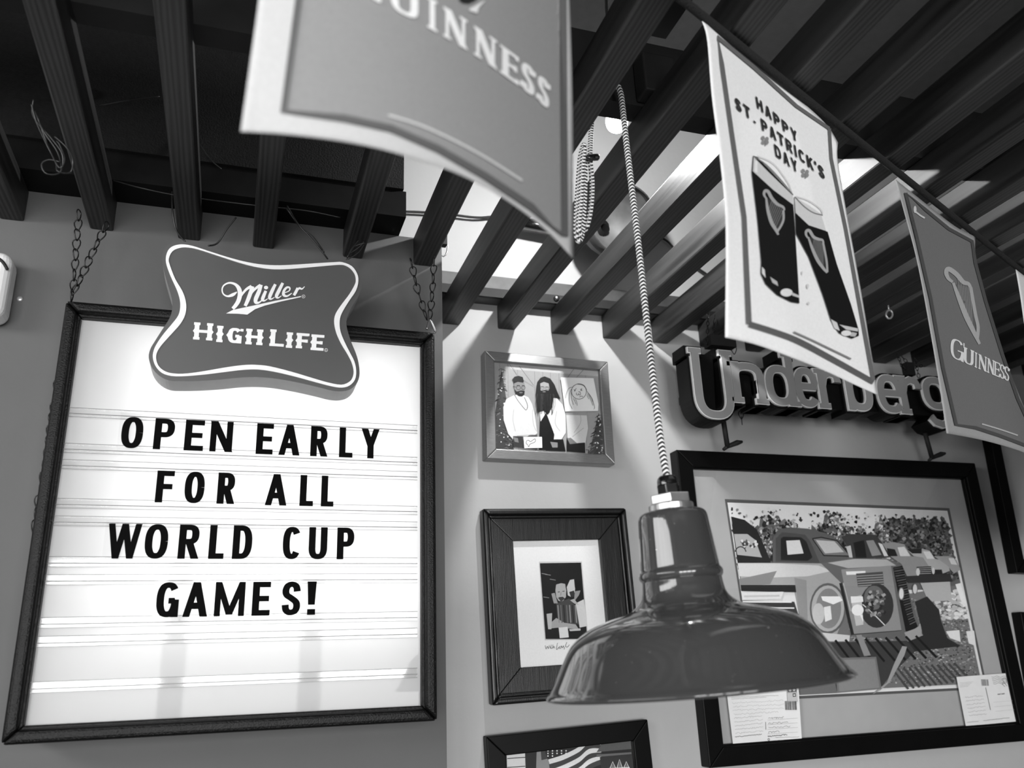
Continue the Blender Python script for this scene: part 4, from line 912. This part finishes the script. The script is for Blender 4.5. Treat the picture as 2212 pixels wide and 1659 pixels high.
# second banner
bul2 = lambda s, z: .018*math.sin((s + .02)*9) - .03*max(0, min(1, (.5 - z)/.2))**2*(1 if s > .1 else s*10)
k8 = lambda p: (1500 + p[0]/1.975, 40 + p[1]/1.975)
t2 = cloth('banner', 'white HAPPY ST. PATRICKS DAY banner showing two glasses of dark beer', [k8(p) for p in [(33,12),(55,90),(75,330),(105,560),(130,800),(135,1000),(132,1360)]], [k8(p) for p in [(612,530),(610,600),(640,780),(690,1050),(730,1280),(780,1605)]],
           [k8(p) for p in [(33,12),(200,130),(430,330),(560,450),(612,530)]], [k8(p) for p in [(132,1360),(260,1390),(400,1440),(550,1500),(680,1560),(780,1605)]], bul2, 236)
g = S([(570,472),(430,376),(250,212),(92,82),(112,200),(152,480),(206,850),(226,1306)], [13,14,16,18,18,18,20,24], 105) + S([(226,1306),(335,1340),(440,1380),(590,1460),(757,1553)], [25,25,25,24,22], 95, 4) + S([(570,472),(578,600),(640,900),(700,1230),(757,1545)], [13,13,14,15,16], 105)
g += lay('HAPPY', (262, 383), (437, 536), (-8, -50), 50, .62, .2, .2) + lay('ST.', (172, 388), (256, 452), (-8, -52), 50, .55, .2, .2) + lay("PATRICK'S", (283, 478), (552, 692), (-8, -52), 50, .6, .2, .16) + lay('DAY', (341, 590), (438, 666), (-9, -54), 45, .66, .2, .2)
for cx_, cy_ in ((294, 522), (465, 662)):
    for dx, dy in ((-8, -9), (9, -5), (-7, 9), (9, 9)): g.append((ell(cx_ + dx, cy_ + dy, 8, 9, 10), 140))
    g += S([(cx_, cy_), (cx_ + 3, cy_ + 24)], 4, 130)
# glasses
g += [([(244,588),(262,595),(412,755),(422,900),(432,1060),(441,1218),(405,1212),(345,1182),(296,1135),(276,1090),(278,1040),(262,860),(238,660)], 25), ([(246,594),(300,650),(412,758),(417,800),(330,735),(242,655)], 214), ([(252,610),(262,612),(262,662),(250,655)], 240)]
g += S([(246,592),(300,628),(360,690),(414,756)], 5, 120, 4) + S([(260,590),(330,622),(390,700),(410,748)], 3, 190, 4)
g += [([(280,1062),(292,1075),(296,1110),(280,1090)], 225), ([(315,1105),(345,1125),(350,1145),(325,1130)], 190), (ell(385, 1172, 26, 17), 232), ([(405,1170),(440,1185),(440,1195),(410,1185)], 205)]
g += [([(420,764),(540,842),(562,915),(600,1050),(660,1220),(693,1330),(694,1356),(665,1368),(610,1345),(575,1290),(540,1180),(480,1020),(426,920)], 22), ([(420,766),(480,800),(540,842),(562,912),(480,885),(424,832)], 216), ([(535,845),(545,848),(566,912),(555,912)], 240)]
g += S([(420,764),(460,805),(500,832),(540,842)], 5, 120, 4) + S([(425,762),(480,780),(530,815),(540,838)], 3, 190, 4)
g += [([(574,1285),(600,1300),(612,1335),(590,1325)], 215), ([(610,1308),(690,1325),(690,1338),(640,1330)], 205), (ell(640, 1345, 22, 12), 232), ([(665,1340),(686,1345),(678,1360),(655,1358)], 190)]
g += harp([(297,770),(289,755),(293,740),(306,742),(322,770),(345,795),(370,808),(376,822)], [(371,822),(372,860),(360,890),(346,912),(349,925)], [(298,768),(305,820),(320,872),(338,903),(350,926)], [(305,770),(345,800),(370,822),(362,880),(346,905),(322,868)], 13, 170, 62)
g += harp([(476,940),(468,925),(470,910),(483,909),(500,935),(522,945),(538,949),(543,962)], [(541,960),(549,1000),(556,1040),(559,1085)], [(478,936),(495,985),(518,1035),(543,1070),(558,1088)], [(485,935),(520,950),(541,965),(552,1040),(546,1068),(505,990)], 12, 170, 60)
g += S([(415,1340),(500,1378),(660,1455)], 7, 130, 3) + [(ell(475, 1145, 5, 10), 205), (ell(478, 1218, 5, 6), 205), (ell(452, 1088, 3, 8), 215)]
banner_art(t2, g, k8, bul2, 10)
# third banner
bul3 = lambda s, z: .012*math.sin((s - .45)*10)
k3 = lambda p: (1700 + p[0]/2.766, 300 + p[1]/2.766)
t3 = cloth('banner', 'grey GUINNESS banner with harp in front of the Underberg sign', [k3(p) for p in [(650,245),(690,400),(770,700),(830,1000),(900,1400)]] + [(2045, 936)], [k3(p) for p in [(1125,590),(1130,740),(1190,960),(1290,1280),(1416,1600)]] + [(2262, 1002)],
           [k3(p) for p in [(650,245),(820,380),(1000,520),(1110,578),(1125,590)]], [(2045, 936), (2105, 947), (2156, 959.5), (2212, 977.5), (2262, 1002)], bul3, 164)  # white cloth edge greyed to carry the weaker light along the rope
k9 = lambda p: (1900 + p[0]/3.317, 560 + p[1]/3.317)
q3 = [k3(p) for p in [(702,326),(770,600),(850,950),(925,1370)]] + [k9((540, 1188)), k9((680, 1210)), k9((850, 1265)), k9((1035, 1335)), (2252, 985), (2196, 862), k3((1280,1290)), k3((1180,970)), k3((1118,740)), k3((1100,615)), k3((960,540)), k3((820,425))]
banner_art(t3, [(q3, 118)], ident, bul3, 14, 'field', .0009)
g = [([p for p in lp], 84) for lp, _ in S(q3, 7, 0, 0, True)]
g += [([k3(p) for p in lp], gg) for lp, gg in harp([(982,858),(955,835),(943,800),(958,780),(1005,812),(1045,858),(1075,868),(1092,895)], [(1090,890),(1102,960),(1120,1060),(1134,1130),(1128,1200)], [(985,862),(1022,960),(1062,1060),(1105,1150),(1143,1228)], [(1000,870),(1080,890),(1112,1070),(1122,1150),(1085,1085),(1035,975)], 26, 178, 104)]
for ch, xa, xb_, hh in (('G', 497, 592, 142), ('U', 592, 662, 112), ('I', 664, 694, 108), ('N', 696, 758, 106), ('N', 760, 812, 104), ('E', 812, 848, 102), ('S', 850, 884, 100), ('S', 884, 918, 100)):
    wl = xb_ - xa; tkk = wl*.3
    for q in glyph(ch, wl, hh, min(tkk, 20), 8, 4, 8): g.append(([k9((xa + a + b*.02, 702 + (xa + a - 497)*.42 + (20 if ch != 'G' else 0)*0 - b)) for a, b in q], 232))
g += [([k9(p) for p in lp], 190) for lp, _ in S([(722,1182),(850,1220),(980,1264)], 10, 0, 3)]
g += [([k3(p) for p in lp], 215) for lp, _ in S([(762,440),(790,462),(815,476)], 10, 0) + [(ell(757, 425, 9, 22, 10), 0)]]
banner_art(t3, g, ident, bul3, 12)
# fourth banner, a corner
bul4 = lambda s, z: .0
cloth('banner', 'corner of a white banner at the right edge of the rope', [(2194, 582), (2204, 640), (2222, 760), (2285, 1130)], [(2420, 760), (2424, 820), (2440, 980), (2470, 1190)], [(2194, 582), (2270, 640), (2350, 702), (2420, 760)], [(2285, 1130), (2350, 1148), (2410, 1168), (2470, 1190)], bul4, 232)
rp = [ra + rd*(k*.1) + Vector((0, 0, .0065)) for k in range(-12, 17)]
tag(tube('rope', smoothpath([tuple(p) for p in rp], 4), .0055, mat('black_rope', 16, .9, var=.5, nscale=300, bump=1, bscale=500), None, 10), 'black rope strung under the rafters carrying the banners', 'rope')

# ------------------------------------------------------------------ pendant lamp and its cord
def cord_mat():
    m = bpy.data.materials.new('zigzag_fabric_cord'); m.use_nodes = True; nt = m.node_tree; b = nt.nodes['Principled BSDF']; b.inputs['Roughness'].default_value = .8
    uv = nt.nodes.new('ShaderNodeUVMap'); uv.uv_map = 'uv'; sp = nt.nodes.new('ShaderNodeSeparateXYZ'); nt.links.new(uv.outputs[0], sp.inputs[0])
    def M(op, a, b_=None, c=None):
        n = nt.nodes.new('ShaderNodeMath'); n.operation = op
        for i, v in enumerate((a, b_, c)):
            if v is None: continue
            if isinstance(v, (int, float)): n.inputs[i].default_value = v
            else: nt.links.new(v, n.inputs[i])
        return n.outputs[0]
    tri = M('PINGPONG', M('MULTIPLY', sp.outputs[0], 2), .5)
    f = M('FRACT', M('MULTIPLY_ADD', sp.outputs[1], 180, M('MULTIPLY', tri, 1.1)))
    s = M('GREATER_THAN', f, .57)
    mr = nt.nodes.new('ShaderNodeMapRange'); mr.inputs['To Min'].default_value = lin(26); mr.inputs['To Max'].default_value = lin(222); nt.links.new(s, mr.inputs[0]); nt.links.new(mr.outputs[0], b.inputs['Base Color'])
    return m
M_cord = cord_mat()
YLm = .91
A0 = onY(1505, 1479, YLm); A1 = onY(1443, 1050, YLm)
ax = (A1 - A0).normalized(); pxm = (A1 - A0).length/433.5          # metres per photo pixel at the lamp
lp_ = thing('pendant_lamp', 'dark grey enamel barn pendant lamp hanging in front of the pictures', 'lamp', tuple(A0))
def enamel():
    m = mat('grey_enamel', 57, .07, var=.06, nscale=8, coat=.6); nt = m.node_tree; b = nt.nodes['Principled BSDF']
    # pale chips and scratches scattered on the enamel
    tc = nt.nodes.new('ShaderNodeTexCoord'); v = nt.nodes.new('ShaderNodeTexNoise'); v.inputs['Scale'].default_value = 150; v.inputs['Detail'].default_value = 6; v.inputs['Roughness'].default_value = .65
    nt.links.new(tc.outputs['Object'], v.inputs['Vector'])
    r = nt.nodes.new('ShaderNodeValToRGB'); r.color_ramp.elements[0].position = .69; r.color_ramp.elements[1].position = .73; nt.links.new(v.outputs['Fac'], r.inputs[0])
    mx = nt.nodes.new('ShaderNodeMix'); mx.data_type = 'RGBA'; old = b.inputs['Base Color'].links[0].from_socket
    nt.links.new(r.outputs[0], mx.inputs['Factor']); nt.links.new(old, mx.inputs['A']); mx.inputs['B'].default_value = (.4, .4, .4, 1); nt.links.new(mx.outputs['Result'], b.inputs['Base Color']); return m
ME = enamel()
P = [(-4, 318), (-8, 322), (-3, 326), (4, 322), (12, 314), (38, 298), (87, 271), (111, 250), (130, 222), (144, 183), (153, 150), (157, 136), (161, 122), (168, 111), (178, 100), (190, 93), (204, 90), (222, 88.5)]
sh_ = lathe('shade', [(a*pxm, b*pxm) for a, b in [(x, y) for x, y in smoothpath(P, 4)]], A0, ax, ME, lp_, 72)
md = sh_.modifiers.new('thickness', 'SOLIDIFY'); md.thickness = .0016; md.offset = -1
lathe('neck', [(a*pxm, b*pxm) for a, b in smoothpath([(221, 88.5), (226, 92), (232, 93.5), (239, 92), (245, 88), (258, 86.5), (300, 83), (340, 80), (360, 78), (369, 74), (374, 66), (377, 52)], 4)], A0, ax, ME, lp_, 64)
M_al = mat('cast_aluminium', 190, .3, .9, var=.1, nscale=80)
lathe('collar', [(377*pxm, 30*pxm), (377*pxm, 51*pxm), (389*pxm, 51*pxm), (391*pxm, 49*pxm), (391*pxm, 20*pxm)], A0, ax, M_al, lp_, 48, smooth=False)
bevel(lathe('hex_nut', [(391*pxm, 49*pxm), (412*pxm, 49*pxm), (413*pxm, 20*pxm)], A0, ax, M_al, lp_, 6, smooth=False, cap0=True, cap1=True, rot=.3), .001)
M_gl = mat('gloss_black_plastic', 16, .12, var=.1, coat=.5)
bevel(lathe('gland_nut', [(413*pxm, 27*pxm), (436*pxm, 27*pxm)], A0, ax, M_gl, lp_, 6, smooth=False, cap0=True, cap1=True, rot=.1), .0012)
lathe('gland_cap', [(a*pxm, b*pxm) for a, b in [(436, 24), (444, 24), (452, 22), (457, 17), (459, 8)]], A0, ax, M_gl, lp_, 24, cap1=True)
ctop = A0 + ax*(455*pxm)
kp = [onY(1316, 186, .955), onY(1322, 182, .95), onY(1332, 184, .945), onY(1340, 200, .942), onY(1345, 235, .94), onY(1352, 300, .935), onY(1378, 520, .925), onY(1402, 740, .917), onY(1424, 930, .912), ctop]
kp = [Vector((kp[0].x - .07, .96, RT + .006)), Vector((kp[0].x - .03, .958, RT + .008))] + kp[1:]
tube('cord', smoothpath([tuple(p) for p in kp], 10), 8.3*pxm, M_cord, lp_, 16)
# spare cord bundled into hanging loops
t = thing('cord_bundle', 'bundled loops of black and white zigzag cord hanging beside the light bulb', 'cord', tuple(onY(1262, 520, .95)))
yy = .95
tube('loop', smoothpath([tuple(onY(x, y, yy + dz)) for x, y, dz in ((1279, 255, .02), (1276, 300, .01), (1275, 345, 0), (1279, 400, 0), (1276, 450, 0), (1268, 488, .004), (1262, 495, .008), (1256, 480, .012), (1258, 400, .014), (1258, 330, .012), (1261, 312, .006))], 8), 7.0*pxm, M_cord, t, 12)
tube('loop', smoothpath([tuple(onY(x, y, yy - .008 + dz)) for x, y, dz in ((1262, 312, 0), (1254, 340, 0), (1249, 400, 0), (1245, 470, 0), (1245, 505, .002), (1250, 521, .005), (1256, 512, .008), (1259, 490, .01), (1263, 420, .01), (1264, 340, .01))], 8), 7.0*pxm, M_cord, t, 12)
tube('loop', smoothpath([tuple(onY(x, y, yy - .013 + dz)) for x, y, dz in ((1263, 320, 0), (1258, 360, 0), (1255, 430, 0), (1250, 490, 0), (1254, 510, .004))], 8), 7.0*pxm, M_cord, t, 12)
p = onY(1283, 340, yy - .006); lathe('cable_tie', [(-.009, .003), (-.008, .005), (.006, .005), (.008, .003)], p, (1, 0, .25), M_gl, t, 10, cap0=True, cap1=True)
tube('tie_band', [onY(1266, 338, yy - .013), onY(1274, 342, yy - .014), onY(1283, 340, yy - .012)], .003, M_gl, t, 8)

# ------------------------------------------------------------------ bare bulb above the rafters
BP = Vector((.662, 1.255, CZ + 1.012))
t = thing('light_bulb', 'bare glowing light bulb behind the header beam', 'light bulb', tuple(BP + Vector((0, 0, -.03))))
lathe('glass_globe', [(a, b) for a, b in smoothpath([(-.022, .0), (-.020, .010), (-.012, .019), (0, .022), (.012, .020), (.028, .013), (.04, .012)], 4)], BP, (0, 0, 1), mat('lit_globe', 255, .3, emit=30, var=0), t, 24)
lathe('socket', [(.038, .014), (.04, .017), (.075, .017), (.08, .006)], BP, (0, 0, 1), M_black, t, 20, cap1=True)
tube('wire', [BP + Vector((0, 0, .08)), BP + Vector((.01, .02, .3)), Vector((BP.x + .02, BP.y, CEIL))], .003, M_black, t, 6)
l = bpy.data.lights.new('bulb_light', 'POINT'); l.energy = 17; l.shadow_soft_size = .012; lo = bpy.data.objects.new('bulb_light', l); C.objects.link(lo); lo.location = BP + Vector((0, 0, -.037))     # just under the globe, so that the glass does not wall it in

# ------------------------------------------------------------------ small fixtures
# grey dish lamp on the upper wall
dc = onY(1335, 478, YR - .16)
t = thing('dish_fixture', 'round grey metal dish fixture on the upper wall behind the rafters', 'fixture', tuple(dc))
lathe('dish', [(a, b) for a, b in smoothpath([(.09, .018), (.08, .045), (.055, .074), (.02, .086), (0, .088)], 4)], dc + Vector((0, .0, 0)), (0, .94, .35), mat('dusty_grey_metal', 78, .55, .1, var=.25, nscale=30), t, 40)
lathe('band', [(0, .088), (-.03, .085), (-.032, .081)], dc, (0, .94, .35), mat('dusty_grey_metal_dark', 56, .6, .1, var=.3), t, 40)
lathe('stem', [(0, .012), (.08, .012)], dc + Vector((0, .07, .02)), (0, 1, 0), M_black, t, 12)
# capped black pipe, cables
a_, b_ = onY(1105, 476, YR - .06), onY(1228, 500, YR - .06)
tag(tube('pipe', [a_, a_.lerp(b_, .5), b_.lerp(a_, .06), b_], [.014, .014, .014, .009], M_gl, None, 14), 'short glossy black capped pipe on the upper wall above the silver frame', 'pipe')
cab = [onY(x, y, YR - .02) for x, y in ((790, 455), (860, 457), (900, 458), (960, 462), (1030, 470), (1075, 468), (1110, 478))]
tag(tube('cable', smoothpath([tuple(p) for p in cab], 5), .003, M_black, None, 6), 'thin black cable sagging across the upper wall behind the rafters', 'cable')
cab = [onY(x, y, YR - .02) for x, y in ((1400, 500), (1440, 520), (1470, 552), (1520, 588), (1580, 630))]
tag(tube('cable', smoothpath([tuple(p) for p in cab], 5), .003, M_black, None, 6), 'thin black cable on the upper wall behind the right-hand rafters', 'cable')
# twisted wires
M_wire = mat('dark_wire', 40, .4, .2, var=.3)
def wire(label, paths, y, r=.0012, name='wire'):
    P0 = onY(*paths[0][-1], y); t = thing(name, label, 'wire', tuple(P0))
    for p in paths: tube('strand', smoothpath([tuple(onY(a, b, y + random.uniform(-.006, .006))) for a, b in p], 5), r, M_wire, t, 6)
wire('coiled bundle of thin wire hanging left of the nearest rafter', [[(72, 215), (70, 245), (85, 270), (112, 300), (135, 335), (130, 372), (100, 375), (90, 355), (105, 345), (130, 350)], [(68, 225), (78, 262), (100, 310), (120, 350), (125, 370), (152, 372), (157, 345), (145, 320), (118, 295)], [(80, 250), (98, 300), (108, 325), (128, 362), (140, 345), (130, 315), (122, 305)], [(75, 240), (95, 285), (125, 330), (133, 368)]], 1.12, .0011)
wire('thin string of dark wire running along the ledger above the beer sign', [[(245, 390), (300, 405), (370, 420), (440, 430), (545, 443), (660, 455), (735, 470)], [(430, 310), (455, 345), (478, 365)], [(215, 228), (270, 218), (345, 208)]], 1.37, .0012)
wire('dark wire looping round the second rafter down to the beer sign', [[(372, 405), (372, 450), (380, 495), (400, 522)], [(510, 470), (490, 495), (470, 525), (450, 531)]], 1.40, .0016)
wire('twisted pair of wires dropping onto the top right of the beer sign', [[(620, 445), (645, 485), (672, 515), (697, 545), (708, 560)], [(618, 450), (650, 492), (676, 512), (700, 545)]], 1.37, .0014)
wire('bundle of pale edged wires beside the top right corner of the beer sign', [[(800, 480), (795, 505), (780, 530), (755, 548)], [(798, 500), (770, 525), (750, 556)], [(792, 520), (775, 545), (752, 560)], [(788, 525), (762, 535), (748, 562)]], 1.39, .0013)
# clip and ring at the corner of the left wall
pc = onY(958, 512, YL + .03); t = thing('ring_clip', 'small black clip with a wire ring on the corner of the left wall', 'clip', tuple(pc))
V, Fc = boxv(pc.x - .008, pc.x + .006, pc.y - .008, pc.y + .008, pc.z - .02, pc.z + .02); obj('clip', V, Fc, M_black, t)
tube('ring', [onY(958 + 9*math.cos(q*.5236), 532 + 22*math.sin(q*.5236), YL + .03) for q in range(12)], .0016, mat('zinc', 170, .3, 1), t, 6, True)
# eye hook under a rafter
pe = onY(1921, 679, 1.40); t = thing('eye_hook', 'small pale eye hook screwed under a rafter left of the grey harp banner', 'hook', tuple(pe))
tube('eye', [onY(1921 + 7*math.cos(q*.4488), 679 + 9*math.sin(q*.4488), 1.40) for q in range(14)], .0022, mat('pale_metal', 190, .35, .6), t, 8, True)
tube('shank', [onY(1920, 671, 1.40), Vector((onY(1920, 665, 1.40).x, 1.40, RU + .004))], .0018, mat('pale_metal', 190, .35, .6), t, 8)
# white box and anchor on the left wall
yb_ = 1.40
p1, p2 = onY(27, 541, yb_), onY(6, 682, yb_)
x1 = (p1.x + onY(5, 665, yb_).x)/2
t = thing('wall_box', 'white plastic wall unit with a dark curved slot at the left edge', 'wall unit', (x1 - .1, YL, p2.z))
bevel(box('body', x1 - .2, x1, yb_, YL, p2.z, p1.z, mat('white_plastic', 220, .4, var=.02), t), .018, 5)
tube('slot', [onY(x, y, yb_ - .0002) for x, y in smoothpath([(-25, 548), (-8, 556), (6, 566), (16, 582)], 4)], .0025, M_black, t, 6)
p = onY(43, 646, YL); tag(lathe('wall_anchor', [(0, .005), (.002, .005), (.003, .003)], p, (0, -1, 0), mat('pale_metal', 190, .35, .6), None, 14, cap1=True), 'small pale round anchor in the left wall beside the white unit', 'anchor')
# small black box on the header beam
pj = onY(1395, 165, .964); tag(bevel(box('junction_box', .545, .60, .93, .964, RT + .004, RT + .075, M_black), .003), 'small black junction box on the header beam above the bulb', 'box')
